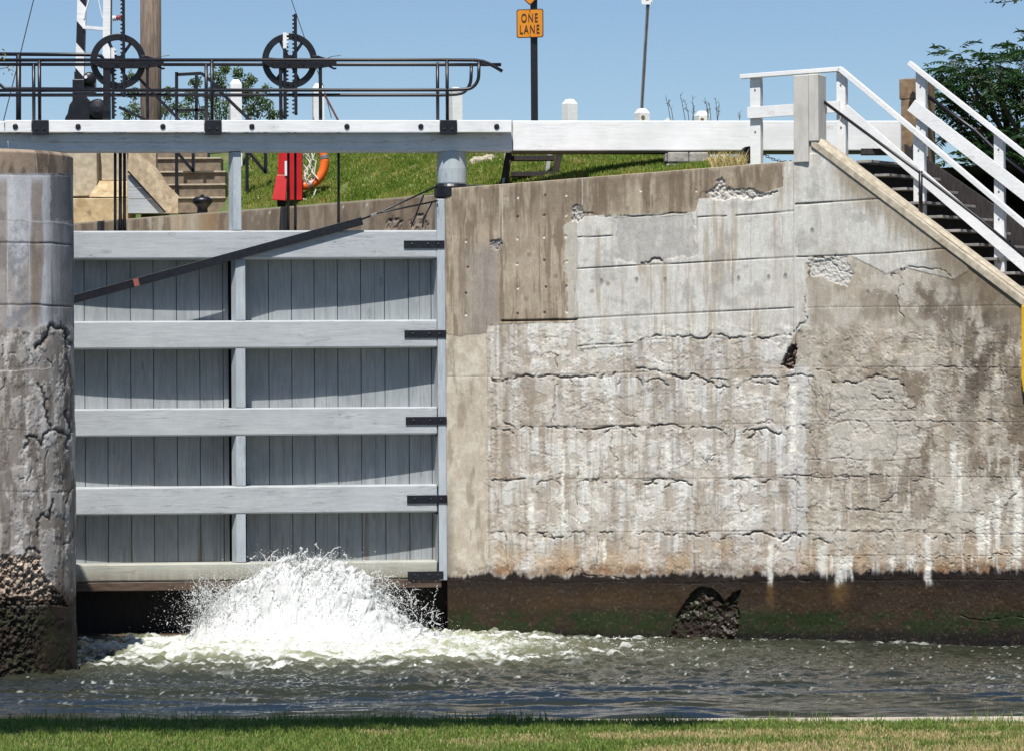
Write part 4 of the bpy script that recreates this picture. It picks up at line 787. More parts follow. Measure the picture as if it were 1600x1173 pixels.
gx = np.concatenate([[-400, -200, -90, -50, -30], np.arange(-18, 12, .25), [14, 18, 25, 40, 80, 200, 400]]); tt = np.concatenate([[.03, .45], np.arange(.8, 20, .35), [22, 26, 34, 50, 80, 150, 400, 1500]])
GX = np.repeat(gx[None], len(tt), 0); T_ = np.repeat(tt[:, None], len(gx), 1); off = np.where(GX > 5, 3.2, 0.1)
GY = liney(GX)+T_+off; GZ = hill(GX, GY); GZ = np.where(T_ > 60, 8.0, GZ)
m_, nt, bs = newmat('bank_turf')
g1 = ramp(nt, noise(nt, 1.1, (1, 1, 1), 8, .7), [(.36, (0.045, .085, .014)), (.5, (.075, .115, .02)), (.64, (.15, .135, .05))]); g2 = ramp(nt, noise(nt, 38, (1, 1, 1), 4, .7), [(.3, (.55,)*3), (.7, (1.35,)*3)])
nt.links.new(mix(nt, 1, g1, g2, 'MULTIPLY'), bs.inputs['Base Color']); bs.inputs['Roughness'].default_value = .95; M['turf'] = m_
o = npmesh('grass_bank', np.stack([GX, GY, GZ], -1).reshape(-1, 3), gridfaces(*GX.shape), M['turf'], smooth=True); tag(o, kind='structure')
def blades(name, X, Y, Z, h, w, lean, mat, seed, kind_label, zseg=2):
    rs = np.random.RandomState(seed); n = len(X); a = rs.uniform(0, 2*np.pi, n); hh = h*rs.uniform(.5, 1.25, n); ww = w*rs.uniform(.6, 1.3, n)
    la = rs.uniform(0, 2*np.pi, n); ll = hh*lean*rs.uniform(0.1, 1, n); cx, sx = np.cos(a)*ww, np.sin(a)*ww
    P0 = np.stack([X-cx, Y-sx, Z], -1); P1 = np.stack([X+cx, Y+sx, Z], -1)
    mx = X+np.cos(la)*ll*.35; my = Y+np.sin(la)*ll*.35; P2 = np.stack([mx-cx*.75, my-sx*.75, Z+hh*.6], -1); P3 = np.stack([mx+cx*.75, my+sx*.75, Z+hh*.6], -1)
    P4 = np.stack([X+np.cos(la)*ll, Y+np.sin(la)*ll, Z+hh*np.sqrt(np.clip(1-(ll/hh*.8)**2, .2, 1))], -1)
    V = np.stack([P0, P1, P2, P3, P4], 1).reshape(-1, 3); b = np.arange(n)[:, None]*5
    Fq = np.concatenate([b+np.array([[0, 1, 3]]), b+np.array([[0, 3, 2]]), b+np.array([[2, 3, 4]])], 1).reshape(-1, 3)
    o = npmesh(name, V, Fq, mat); tag(o, *kind_label, kind='stuff'); return o
M['grass'] = leafmat('bank_grass', (.10, .17, .018), (.17, .24, .032), (.38, .33, .10), 1.3, .3)
rs = np.random.RandomState(77); n = 170000; X = rs.uniform(-6.3, 4.2, n); t = rs.uniform(.08, 7.5, n); Y = liney(X)+.1+t; Z = hill(X, Y)
pxx = 800+X/Y*F; keep = (fbm(X*2.2, Y*2.2, 511, 4) > .30) & ~((pxx < 352)) & ~((pxx > 1110)); keep &= ~((pxx < 368) & (t < 5))
X, Y, Z = X[keep], Y[keep], Z[keep]; blades('bank_grass', X, Y, Z-.01, .10, .008, .7, M['grass'], 5, ('short green and yellowing grass covering the bank behind the gate', 'grass'))
n = 1500; X = rs.uniform(-6, 3.6, n); Y = liney(X)+.5+rs.uniform(0, 6, n); Z = hill(X, Y)
k_ = (800+X/Y*F > 380) & (800+X/Y*F < 1040); X, Y, Z = X[k_], Y[k_], Z[k_]
M['flower'] = simple('flower_petals', (.5, .42, .2), (.75, .72, .5), 3, bmp=0)
blades('wildflowers', X, Y, Z+.05, .022, .008, .4, M['flower'], 6, ('tiny pale wildflowers dotted over the bank grass', 'wildflowers'))
# chamber wall beyond the gate
ch = thing('chamber_wall', 'curving beige concrete lock chamber wall beyond the gate', 'wall', CH[-1])
top = [7.93]*len(CH); m = MB(); pts = CH; nC = len(pts)
SUBX = np.linspace(CH[0].x, CH[-1].x, 420); SUBY = liney(SUBX); zz = np.linspace(5.2, 7.93, 60)
XX = np.repeat(SUBX[None], 60, 0); YY = np.repeat(SUBY[None], 60, 0); Z_ = np.repeat(zz[:, None], 420, 1); PX, PY = proj(XX, YY, Z_)
C = np.repeat(np.repeat(C3(160, 142, 120)[None, None], 60, 0), 420, 1); C = mixc(C, C3(196, 184, 162), ss(.47, .62, fbm(PX/14, PY/70, 521, 5, .6))*.8); C = mixc(C, C3(112, 98, 84), ss(.48, .6, fbm(PX/10+9, PY/50, 531, 5, .6))*.7)
C = mixc(C, C3(190, 156, 110), ss(250, 290, PX)*ss(350, 330, PX)*.5); C = mixc(C, C3(206, 196, 178), np.exp(-((PX-300)/14)**2)*.6); C = mixc(C, C3(120, 106, 92), ss(380, 420, PX)*.45); C = mixc(C, C3(112, 96, 80), ss(205, 190, PX)*.5)
for x in (235, 282, 440): C = mixc(C, C3(206, 198, 180), np.exp(-((PX-x)/1)**2)*.6)
for x, y in ((422, 331), (536, 324), (574, 322), (243, 338), (333, 333), (630, 345)): C = mixc(C, C3(235, 228, 214), (np.hypot(PX-x, PY-y) < 1.7)*.9)
H = np.zeros_like(PX)
for x, y in ((655, 348), (615, 352)):
    D = np.hypot(PX-x, PY-y-4); mk = ss(16, 10, D+(fbm(PX/4, PY/4, 541, 4)-.5)*14); H -= mk*.05*fbm(PX/3, PY/3, 551, 4); C = mixc(C, C3(176, 160, 146), mk*.8); C = mixc(C, C3(120, 106, 94), mk*ss(.5, .6, fbm(PX/3, PY/3, 551, 4)))
V = np.stack([XX-.3*H, YY-H, Z_], -1); bk_ = V[-1:].copy(); bk_[..., 1] += np.where(PX[-1:] < 356, 3.2, .7); bk_[..., 0] -= np.where(PX[-1:] < 356, .45, 0); V = np.concatenate([V, bk_], 0); C = np.concatenate([C, np.repeat(np.repeat(C3(190, 176, 152)[None, None], 1, 0), 420, 1)], 0); C[-2] = C3(196, 182, 158)
npmesh('wall_face', V.reshape(-1, 3), gridfaces(*V.shape[:2]), CONC, ch, {'pigment': np.concatenate([C, np.full(C.shape[:2]+(1,), .9)], -1).reshape(-1, 4)}, smooth=False)
o = MB().add([(-30, 61, 6.2), (-1.2, 60.9, 6.2), (-1.2, 64, 6.2), (-30, 110, 6.2)], [(0, 1, 2, 3)]).build('chamber_water', M['dark']); tag(o, kind='structure')
# concrete abutment and steps beyond the gate, left
def bxp(m, x0, y0, x1, y1, d, th): a = W(x0, y1, d); b = W(x1, y0, d); return m.box(a.x, d, a.z, b.x, d+th, b.z)
ab = thing('abutment', 'stained beige concrete abutment blocks seen beyond the pier, left of the steps', 'abutment', W(150, 340, 71.6))
bxp(MB(), -160, 205, 151, 309, 72.9, 1.2).build('block', M['beige'], ab, bevel=.02)
bxp(MB(), 151.4, 225, 199, 283, 73.3, 1.2).build('block', M['beige'], ab, bevel=.02)
bxp(MB(), -160, 309.5, 200, 352, 72.3, 1.5).build('plinth', M['ochre'], ab, bevel=.02)
m = MB(); m.prism([W(139, 308, 72.5), W(199, 308, 72.5), W(199, 283, 73.1), W(155, 283, 73.1)], Vector((0, .35, 0))); m.build('sloped_ledge', M['ochre'], ab)
stp = thing('concrete_steps', 'broad weathered concrete steps climbing the bank beyond the gate', 'steps', W(290, 326, 70.2))
for i, (yt, x0, x1) in enumerate(((308, 278, 352), (287.5, 242, 352), (267.5, 242, 352), (246.5, 216, 345), (226, 200, 324), (206, 200, 300))):
    d = 69.75+i*.62; a = W(x0, yt+21.5, d); b = W(x1, yt, d)
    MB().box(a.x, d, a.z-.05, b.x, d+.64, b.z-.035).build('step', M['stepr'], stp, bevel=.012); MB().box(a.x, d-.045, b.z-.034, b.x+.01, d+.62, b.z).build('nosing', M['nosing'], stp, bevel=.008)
m = MB(); m.prism([W(199, 232, 70.3), W(199, 336, 70.3), W(262, 336, 70.3), W(199, 264, 70.3)][::-1], Vector((0, 3, 0)))
MB().prism([W(199, 225, 70.25), W(244, 225, 70.25), W(244, 262, 70.2), W(262, 290, 70.1), W(280, 308, 70.0), W(280, 334, 69.9), W(199, 334, 69.9)], Vector((0, .3, 0))).build('cheek_wall', M['stepc'], stp, bevel=.01)
gt = thing('timber_panel', 'grey painted triangular timber panel leaning against the concrete steps', 'panel', W(225, 335, 69.7))
for i, (t0, t1) in enumerate(((0, .32), (.33, .62), (.63, 1))):
    xa = 200; ya0 = 274+60*t0; ya1 = 274+59.5*t1; xr0 = 204+53*t0; xr1 = 204+53*t1
    MB().prism([W(xa, ya0, 69.8), W(xr0, ya0, 69.8), W(xr1, ya1, 69.8), W(xa, ya1, 69.8)], Vector((0, .08, 0))).build('board', M['grey'], gt, bevel=.004)
MB().bar(W(200, 268, 69.75), W(258, 332, 69.75), .06, .035).build('edge_strip', M['black'], gt)
# black rails standing on the steps and grass
def nrail(label, pts_list, d, loc, w=.055, mat='black'):
    t = thing('step_railing', label, 'railing', W(*loc, d), 'black angle-iron railings by the steps')
    for p, q in pts_list: MB().bar(W(*p, d), W(*q, d), w, w, dirw=(0, 1, 0)).build('bar', M[mat], t, bevel=.003)
nrail('black angle-iron railing zigzagging over the concrete steps', [((276, 306), (276, 113)), ((278, 240), (302, 268)), ((302, 270), (302, 200)), ((276, 117), (315, 115)), ((276, 173), (322, 172)), ((307, 190), (307, 118)), ((315, 115), (345, 140))], 70.3, (276, 306), .065)
nrail('black angle-iron railing with a zigzag brace on the grass right of the steps', [((386, 300), (386, 200)), ((388, 238), (415, 270)), ((415, 272), (415, 205))], 68.2, (386, 300), .065)
c = W(328, 326, 70.0)
bo = thing('mooring_bollard', 'black mushroom-shaped mooring bollard on the lock coping by the steps', 'bollard', c)
c2 = Vector((c.x, liney(c.x)+.35, 7.93)); k = 70/5280
MB().lathe(c2, [(.13, -.05), (.11, .05), (.105, .12), (.16, .18), (.215, .24), (.21, .30), (.13, .345), (.05, .35)], 28).build('body', M['black'], bo, smooth=True)
MB().lathe(c2+Vector((0, 0, .345)), [(.045, 0), (.04, .03), (.02, .045)], 12).build('cap_nut', M['black'], bo)
# life-saving station
ls = thing('lifebuoy_cabinet', 'red painted cabinet board on the grass beyond the gate', 'cabinet', W(450, 318, 65.9))
d = 65.75
bxp(MB(), 448, 222, 471.5, 313, d, .12).build('panel', M['red'], ls, bevel=.01)
MB().prism([W(436, 222, d-.02), W(449, 222, d-.02), W(449, 272, d-.06), W(434, 272, d-.02)], Vector((0, .1, 0))).build('side_panel', M['red'], ls)
MB().prism([W(432, 273.5, d-.2), W(448.5, 273.5, d-.22), W(446, 314, d-.32), W(425, 312.5, d-.3)], Vector((0, .12, 0))).build('chute', M['red'], ls, bevel=.01)
bxp(MB(), 433, 311, 446, 323, d-.1, .1).build('foot', M['dark'], ls)
bxp(MB(), 445, 252, 448.4, 275, d-.26, .02).build('white_tag', M['signwhite'], ls)
rg = thing('lifebuoy', 'orange lifebuoy with white rope hanging on the red cabinet', 'lifebuoy', W(476, 240, 65.9))
cc = W(475, 254, 65.98); Rb = 32*66/F; m = MB(); m.tube([cc+Vector((math.cos(a)*Rb, 0, math.sin(a)*Rb*1.15)) for a in [2*math.pi*i/48 for i in range(49)]], .088, 14, cap=False); m.build('ring', M['orange'], rg, smooth=True)
for a in (12, -72):
    e = Vector((math.cos(R(a)), 0, math.sin(R(a))*1.15)).normalized(); p = cc+Vector((math.cos(R(a))*Rb, 0, math.sin(R(a))*Rb*1.15)); g = e.cross(Vector((0, 1, 0)))
    MB().lathe(p-g*.035, [(.092, 0), (.094, .01), (.094, .06), (.092, .07)], 16, g).build('band', M['steel'], rg)
rs2 = random.Random(4); m = MB()
for k in range(6):
    x = 473+rs2.uniform(0, 16); pth_ = [W(x, 222, 65.9)]
    for j in range(1, 9): pth_.append(W(x+math.sin(j*1.3+k)*5-j*.2, 222+j*8+rs2.uniform(-3, 3), 65.9+rs2.uniform(-.03, .03)))
    m.tube(pth_, .009, 6)
m.tube([W(*p, 65.86) for p in ((484, 224), (485, 230), (489, 250), (494, 252), (491, 272), (497, 280), (486, 268))], .014, 6)
m.tube([W(*p, 65.86) for p in ((472, 311), (483, 314), (490, 307), (494, 296))], .015, 6)
m.build('rope', M['rope'], rg)
# boulder with weeds, wooden access steps, stone block wall, dry grass
def rockmesh(name, c, r, sq, mat, seed, label, cat, parent=None):
    bm = bmesh.new(); bmesh.ops.create_icosphere(bm, subdivisions=5, radius=1); co = np.array([v.co[:] for v in bm.verts])
    n = fbm(co[:, 0]*1.3+co[:, 2]*.9+5, co[:, 1]*1.3+co[:, 2]*.7+5, seed, 5, .6); n2 = fbm(co[:, 0]*3+7, co[:, 2]*3+co[:, 1]*2+7, seed+9, 4, .6)
    s_ = (0.62+.65*n+.18*n2); co = co*s_[:, None]*np.array(sq)*r+np.array(c)
    for v, p in zip(bm.verts, co): v.co = p
    me = bpy.data.meshes.new(name); bm.to_mesh(me); bm.free(); o = link(name, me, mat, parent, c); 
    if label: tag(o, label, cat)
    return o
rockmesh('boulder', W(763, 270, 64), .40, (1, .8, .75), M['boulder'], 601, 'pale boulder in the grass right of the gate pivot', 'boulder')
ws = thing('access_steps', 'dark wooden access steps standing under the white balance beam', 'steps', W(820, 288, 61.6))
for x0, x1, d, mt in ((793, 787, 61.2, 'black'), (872, 862, 61.2, 'black')):
    MB().prism([W(x0-3, 237, d), W(x0+8, 237, d), W(x1+6, 292, d), W(x1-6 if x0 < 800 else x1-3, 292, d)], Vector((0, .06, 0))).build('side_frame', M['creo'], ws, bevel=.004)
MB().prism([W(789, 237, 61.5), W(796, 237, 61.5), W(787, 292, 61.1), W(784, 292, 61.1)], Vector((0, .05, 0))).build('side_frame', M['grey'], ws)
for y in (243, 268): a = W(798, y+8, 61.25); b = W(866, y, 61.25); MB().box(a.x, 61.27, a.z, b.x, 61.55, b.z).build('tread', M['creo'], ws, bevel=.004)
MB().prism([W(856, 240, 61.7), W(862, 240, 61.7), W(858, 268, 61.7), W(852, 268, 61.7)], Vector((0, .05, 0))).build('back_leg', M['grey'], ws)
sw = thing('stone_block_wall', 'small wall of grey cut stone blocks under the white beam', 'wall', W(1075, 266, 60.6))
for x0, y0, x1, y1 in ((1043, 238, 1076, 254.5), (1077, 238, 1107, 255), (1040, 256, 1066, 267), (1067, 256, 1096, 267), (1097, 256.5, 1110, 267), (1039, 240, 1042.4, 253)):
    a = W(x0, y1, 59.9); b = W(x1, y0, 59.9); MB().box(a.x, 59.9, a.z, b.x, 60.4, b.z).build('block', M['stone'], sw, bevel=.025)
rs = np.random.RandomState(8); n = 1100; X = rs.uniform(W(1106, 0, 59.6).x, W(1162, 0, 59.6).x, n); Y = rs.uniform(58.9, 59.8, n); blades('dry_grass', X, Y, np.full(n, 8.12), .34, .006, 1.0, M['straw'], 9, ('clump of long dry yellow grass between the stone blocks and white post', 'dry grass'))

# ================================================================== THINGS ON THE BANK AGAINST THE SKY
def gz(x, y): return float(hill(np.array([x]), np.array([y]))[0])
def marker(px, ptop, d, label, w=.27, refl=False, rot=R(24), whalf=None):
    c = W(px, ptop, d); zb = gz(c.x, d)-.05; t = thing('marker_post', label, 'post', (c.x, d, zb), 'white wooden marker posts on the bank')
    h = c.z-zb; w2 = w/2; m = MB(); rt = Matrix.Rotation(rot, 3, 'Z'); b = [Vector((sx*w2, sy*w2, 0)) for sx, sy in ((-1, -1), (1, -1), (1, 1), (-1, 1))]
    vs = [rt@p for p in b]+[rt@p+Vector((0, 0, h-.10)) for p in b]+[rt@(p*.52)+Vector((0, 0, h)) for p in b]; vs = [p+Vector((c.x, d, zb)) for p in vs]
    m.add(vs, [(3, 2, 1, 0), (0, 1, 5, 4), (1, 2, 6, 5), (2, 3, 7, 6), (3, 0, 4, 7), (4, 5, 9, 8), (5, 6, 10, 9), (6, 7, 11, 10), (7, 4, 8, 11), (8, 9, 10, 11)]); m.build('shaft', M['white'], t, bevel=.006)
    if refl:
        q = Vector((c.x, d, c.z-.2))+rt@Vector((-.05, -w2, 0)); MB().lathe(q, [(.045, 0), (.045, .01)], 16, rt@Vector((0, -1, 0))).build('reflector', M['brownc'], t)
marker(368, 125, 72, 'leftmost white marker post, in front of the bush', .24, rot=R(12))
marker(497, 131, 73, 'white marker post behind the right winding wheel stand', .24, rot=R(12))
marker(711.5, 137, 73, 'white marker post directly behind the curved end of the railing', .235)
marker(890, 155.5, 73, 'white marker post alone between the black sign pole and the leaning pole', .25, rot=R(32))
marker(1003, 170, 72.5, 'white marker post with brown reflector right behind the leaning pole', .25, refl=True, rot=R(28))
marker(1096.5, 174, 72.5, 'rightmost white marker post with brown reflector', .25, refl=True, rot=R(22))
o = MB().prism([W(1037, 189, 75), W(1043, 184.3, 75), W(1051, 189, 75)], Vector((0, .3, 0))).build('roof_tip', M['white'], None, origin=W(1043, 189, 75)); tag(o, 'tiny white roof tip just above the beam, left of the last marker post', 'roof tip')
# utility pole
d = 75; c = W(236, 190, d); zb = gz(c.x, d)-.2; zt = W(236, -120, d).z
o = MB().tube([(c.x-.0, d, zb), (c.x, d, (zb+zt)/2), (c.x+.02, d, zt)], 16.8*d/F, 20, r1=16.2*d/F).build('utility_pole', M['pole'], None, origin=(c.x, d, zb), smooth=True); tag(o, 'thick brown weathered wooden utility pole beside the left wheel', 'pole')
# sign posts
def text(s, size, loc, mat, parent, xs_=1.0, rz=0, name='lettering'):
    cu = bpy.data.curves.new(name, 'FONT'); cu.body = s; cu.size = size; cu.align_x = 'CENTER'; cu.align_y = 'CENTER'; cu.extrude = .002; cu.space_character = 1.25; cu.offset = .001
    ob = bpy.data.objects.new(name, cu); sc.collection.objects.link(ob); dg = bpy.context.evaluated_depsgraph_get(); me = bpy.data.meshes.new_from_object(ob.evaluated_get(dg)); bpy.data.objects.remove(ob)
    me.name = name; me.transform(Matrix.Translation(loc)@Matrix.Rotation(rz, 4, 'Z')@Matrix.Rotation(R(90), 4, 'X')@Matrix.Diagonal((xs_, 1, 1, 1))); me.materials.clear(); return link(name, me, mat, parent)
def plate(name, c, w, h, rc, mat, parent, rz=0, th=.006, rot45=0):
    pts = []
    for cx_, cy_, a0 in ((w/2-rc, h/2-rc, 0), (-w/2+rc, h/2-rc, 90), (-w/2+rc, -h/2+rc, 180), (w/2-rc, -h/2+rc, 270)):
        for k in range(5): a = R(a0+k*22.5); pts.append((cx_+rc*math.cos(a), cy_+rc*math.sin(a)))
    mt = Matrix.Rotation(rz, 3, 'Z'); r4 = Matrix.Rotation(rot45, 3, 'Y'); P = [Vector(c)+mt@(r4@Vector((p[0], 0, p[1]))) for p in pts]
    return MB().prism(P, mt@Vector((0, th, 0))).build(name, mat, parent)
d = 75.5; sp = thing('road_sign', 'yellow ONE LANE sign with a diamond sign above, on a black pole', 'road sign', (W(834, 190, d).x, d, gz(W(834, 190, d).x, d)-.1)); k = d/F
MB().box(W(828.5, 0, d).x, d, wloc(sp).z, W(839.5, 0, d).x, d+.14, W(834, -60, d).z).build('pole', M['black'], sp, bevel=.01)
c = W(828, 37.5, d); rz = R(-14); cc = (c.x, d-.05, c.z)
# slight clockwise tilt of the plate comes from its turn about the pole
pb = plate('plate', cc, .615, .64, .05, M['signdark'], sp, rz, .01); fc = plate('face', (c.x, d-.053, c.z), .575, .60, .04, M['sign'], sp, rz)
text('ONE', .275, Vector((c.x-.01, d-.062, c.z+.115)), M['signdark'], sp, .60, rz); text('LANE', .275, Vector((c.x-.01, d-.062, c.z-.14)), M['signdark'], sp, .60, rz)
for dz in (.285, -.285): MB().lathe((c.x, d-.06, c.z+dz), [(.012, 0), (.012, .012)], 8, (0, -1, 0)).build('bolt', M['rust'], sp)
c = W(828, 10.5-40, d); plate('plate', (c.x, d-.05, c.z), .80, .80, .05, M['signdark'], sp, rz, .01, R(45)); plate('face', (c.x, d-.053, c.z), .755, .755, .04, M['sign'], sp, rz, .006, R(45))
d = 73; lp = thing('parking_sign', 'leaning galvanised post with a small white sign at its top', 'road sign', (W(1001, 190, d).x, d, gz(W(1001, 190, d).x, d)-.1))
a = W(1000, 215, d); b = W(1013.5, -12, d)
MB().bar(a, b, .075, .03, dirw=(1, 0, 0)).build('post', M['steel'], lp); MB().bar(a+Vector((0, -.03, 0)), b+Vector((0, -.03, 0)), .03, .03, dirw=(1, 0, 0)).build('rib', M['wire'], lp)
c = W(1010.5, -8, d); plate('plate', (c.x, d-.07, c.z), .235, .44, .03, M['signwhite'], lp, R(5), .006)
c1 = W(1010.5, -2, d); MB().lathe((c1.x, d-.072, c1.z), [(.05, 0), (.05, .004)], 20, (0, -1, 0)).build('red_disc', M['redwire'], lp)
for sx in (-1, 1): q = W(1010.5+sx*6.3, 5, d); MB().prism([(q.x, d-.074, q.z+.025), (q.x+sx*.022, d-.074, q.z), (q.x, d-.074, q.z-.025)], Vector((0, .003, 0))).build('arrow', M['black'], lp)
# striped mast with black machinery at its foot
d = 69; ma = thing('striped_mast', 'black and white striped two-legged mast behind the left railing', 'mast', W(140, 230, d))
def stripeleg(xa, xb, w, ys_, side):
    """leg from xa (bottom y=190) to xb (top y=-60) built from alternating slanted bands"""
    X_ = lambda y: xa+(xb-xa)*(190-y)/250
    for i, (y0, y1) in enumerate(zip(ys_[:-1], ys_[1:])):
        col = 'black' if i % 2 == side else 'white'; sl = 15 if True else 0
        m = MB(); m.prism([W(X_(y0), y0, d), W(X_(y0)+w, y0+sl, d), W(X_(y1)+w, y1+sl, d), W(X_(y1), y1, d)], Vector((0, .16, 0))); m.build('leg_band', M[col], ma)
stripeleg(115.5, 122.5, 13, [-70, -36, -3, 33, 67, 106, 205], 1)
MB().prism([W(116, 222, d+.01), W(129, 222, d+.01), W(129, 120, d+.01), W(116, 112, d+.01)], Vector((0, .14, 0))).build('leg_foot', M['black'], ma)
MB().bar(W(166, 200, d), W(168.5, -60, d), 12*d/F, .16, dirw=(1, 0, 0)).build('leg', M['white'], ma); MB().bar(W(173.6, 60, d), W(174.6, -60, d), .016, .17, dirw=(1, 0, 0)).build('leg_edge', M['black'], ma)
MB().bar(W(130, 43, d), W(173, 46.5, d), .1, .065).build('crossbar', M['whiteg'], ma)
MB().tube([W(141, -4, d), W(133, 20, d), W(131.5, 30, d)], .02, 6).build('halyard', M['whiteg'], ma); MB().tube([W(153, -4, d), W(157.5, 18, d), W(160, 28, d), W(164, 30, d)], .014, 6).build('halyard', M['whiteg'], ma)
for i in range(5): MB().lathe(W(176+i*3, 29.5-i*.4, d-.05), [(.045, 0), (.065, .008), (.045, .03)], 12, (1, 0, .1)).build('insulator', M['redwire' if i > 1 else 'whiteg'], ma, smooth=True)
mc = thing('winch_machine', 'bulky black winch machine at the foot of the striped mast', 'winch', W(138, 230, 68.3)); d = 68.3
MB().prism([W(x, y, d) for x, y in ((101, 200), (101, 184), (105, 178), (108, 164), (113, 157), (120, 153), (133, 154), (140, 158), (158, 157), (164, 162), (169, 180), (170, 200))], Vector((0, .5, 0))).build('housing', M['black'], mc, bevel=.04)
MB().prism([W(x, y, d-.1) for x, y in ((113, 200), (113, 124), (132, 124), (132, 150), (140, 158), (140, 200))], Vector((0, .4, 0))).build('upright', M['black'], mc, bevel=.015)
MB().lathe(W(139, 125, d+.15), [(.10, 0), (.14, .03), (.14, .2), (.10, .24)], 20, (.2, -1, 0)).build('drum', M['black'], mc, smooth=True); MB().box(*W(131, 150, d), W(148, 124, d).x, d+.3, W(148, 124, d).z).build('cheek', M['black'], mc, bevel=.03)
MB().lathe(W(153, 172, d), [(.20, 0), (.22, .03), (.18, .09), (.06, .12)], 24, (0, -1, 0)).build('cover', M['black'], mc, bevel=.004)
MB().lathe(W(134, 121, d-.12), [(.035, 0), (.03, .01)], 16, (0, -1, 0)).build('dial', M['white'], mc)
# wires
def wire(pts, d, r, label):
    o = MB().tube([W(*p, dd) for p, dd in zip(pts, d)], r, 6).build('wire', M['wire'], None, origin=W(*pts[-1], d[-1])); tag(o, label, 'wire')
wire([(60, -30), (52, 2), (30, 92), (4, 195)], [72]*4, .012, 'thin dark guy wire slanting across the sky at the left edge')
wire([(448, -30), (456, 2), (476, 60), (505, 135), (518, 185)], [72]*5, .009, 'thin dark guy wire slanting behind the right winding wheel')

# ================================================================== TREES AND PLANTS
def leafquads(P, D, Nn, L, Wd):
    """pointed leaves: base P, direction D, normal Nn"""
    S = np.cross(D, Nn); S /= np.linalg.norm(S, axis=1)[:, None]+1e-9; L = L[:, None]; Wd = Wd[:, None]
    V = np.stack([P, P+D*L*.4+S*Wd*.5+Nn*Wd*.12, P+D*L-Nn*L*.14, P+D*L*.4-S*Wd*.5+Nn*Wd*.12], 1).reshape(-1, 3)
    return V, np.arange(len(P))[:, None]*4+np.arange(4)[None]
def unit(v): return v/(np.linalg.norm(v, axis=-1, keepdims=True)+1e-9)
def frondtree(name, label, cat, base, tips, mat, seed, L=.5, nl=8, lw=.035, ll=.15, ntwig=26, spread=.55, group=None, trunk_r=.09):
    rs = np.random.RandomState(seed); t = thing(name, label, cat, base, group); m = MB(); Ps = []; Ds = []; Ns = []; Ls = []; Ws = []; base = Vector(base)
    for tp, sz in tips:
        tp = Vector(tp); mid = (base+tp)/2+Vector((rs.uniform(-.3, .3), rs.uniform(-.3, .3), .25)); mid2 = (mid+tp)/2+Vector((rs.uniform(-.15, .15), rs.uniform(-.15, .15), .05))
        m.tube([base, (base+mid)/2+Vector((rs.uniform(-.1, .1), 0, 0)), mid, mid2, tp], trunk_r*sz**.5, 7, r1=.012)
        for k in range(int(ntwig*sz)):
            u = rs.normal(0, 1, 3); u = u/np.linalg.norm(u)*rs.rand()**.5; c = np.array(tp)+u*np.array([spread, spread, spread*.85])*sz**.6
            if k % 5 == 0: m.tube([tp+(Vector(c)-tp)*.0-(tp-mid2)*.4, Vector(c)], .008, 4, r1=.004)
            ang = rs.uniform(0, 2*np.pi); dr = np.array([np.cos(ang), np.sin(ang), rs.uniform(-.25, .75)])+u*.6; dr = dr/np.linalg.norm(dr); fl = L*rs.uniform(.6, 1.2)
            side = np.cross(dr, [0, 0, 1]); side /= np.linalg.norm(side)+1e-9; upn = np.cross(side, dr)
            for j in range(nl):
                f = (j+1)/nl; p = c+dr*fl*f-np.array([0, 0, 1])*fl*.45*f*f; env = math.sin(min(1, f*1.15)*math.pi*.86)*.6+.5
                for sg in (-1, 1):
                    dd = side*sg*.9+dr*.45-np.array([0, 0, .35]); Ps.append(p); Ds.append(dd/np.linalg.norm(dd)); Ns.append(upn+rs.normal(0, .18, 3)); Ls.append(ll*env*rs.uniform(.8, 1.15)); Ws.append(lw*rs.uniform(.8, 1.2))
            Ps.append(c+dr*fl*1.0-np.array([0, 0, 1])*fl*.45); Ds.append(dr); Ns.append(upn); Ls.append(ll*.8); Ws.append(lw)
    m.build('trunk', M['bark'], t, smooth=True)
    V, Fq = leafquads(np.array(Ps), unit(np.array(Ds)), unit(np.array(Ns)), np.array(Ls), np.array(Ws)); npmesh('crown', V, Fq, mat, t)
    return t
rs = np.random.RandomState(12); tips = []; D0 = 64
poly = [(1455, 118), (1470, 90), (1500, 82), (1528, 68), (1560, 78), (1600, 92), (1680, 70), (1720, 160), (1720, 420), (1600, 420), (1570, 330), (1500, 285), (1495, 215), (1478, 180)]
while len(tips) < 84:
    x, y = rs.uniform(1450, 1720), rs.uniform(70, 420)
    if inpoly(np.array([x]), np.array([y+12]), poly)[0]:
        dens = 1.0 if y > 190 else .8
        if y < 230 and rs.rand() < .3 : continue
        tips.append((W(x, y+8, D0+rs.uniform(-1.6, 1.6)), dens))
for x, y in ((1474, 108), (1500, 98), (1528, 92), (1556, 100), (1470, 160), (1494, 140), (1590, 120)): tips.append((W(x, y+10, D0+rs.uniform(-.4, .4)), .55))
frondtree('sumac_tree', 'dark green tree with feathery compound leaves behind the stair rails', 'tree', (W(1640, 300, 64).x, 64.5, 7.0), tips, M['leafdark'], 21, L=.52, nl=8, lw=.045, ll=.17, ntwig=18, spread=.52)
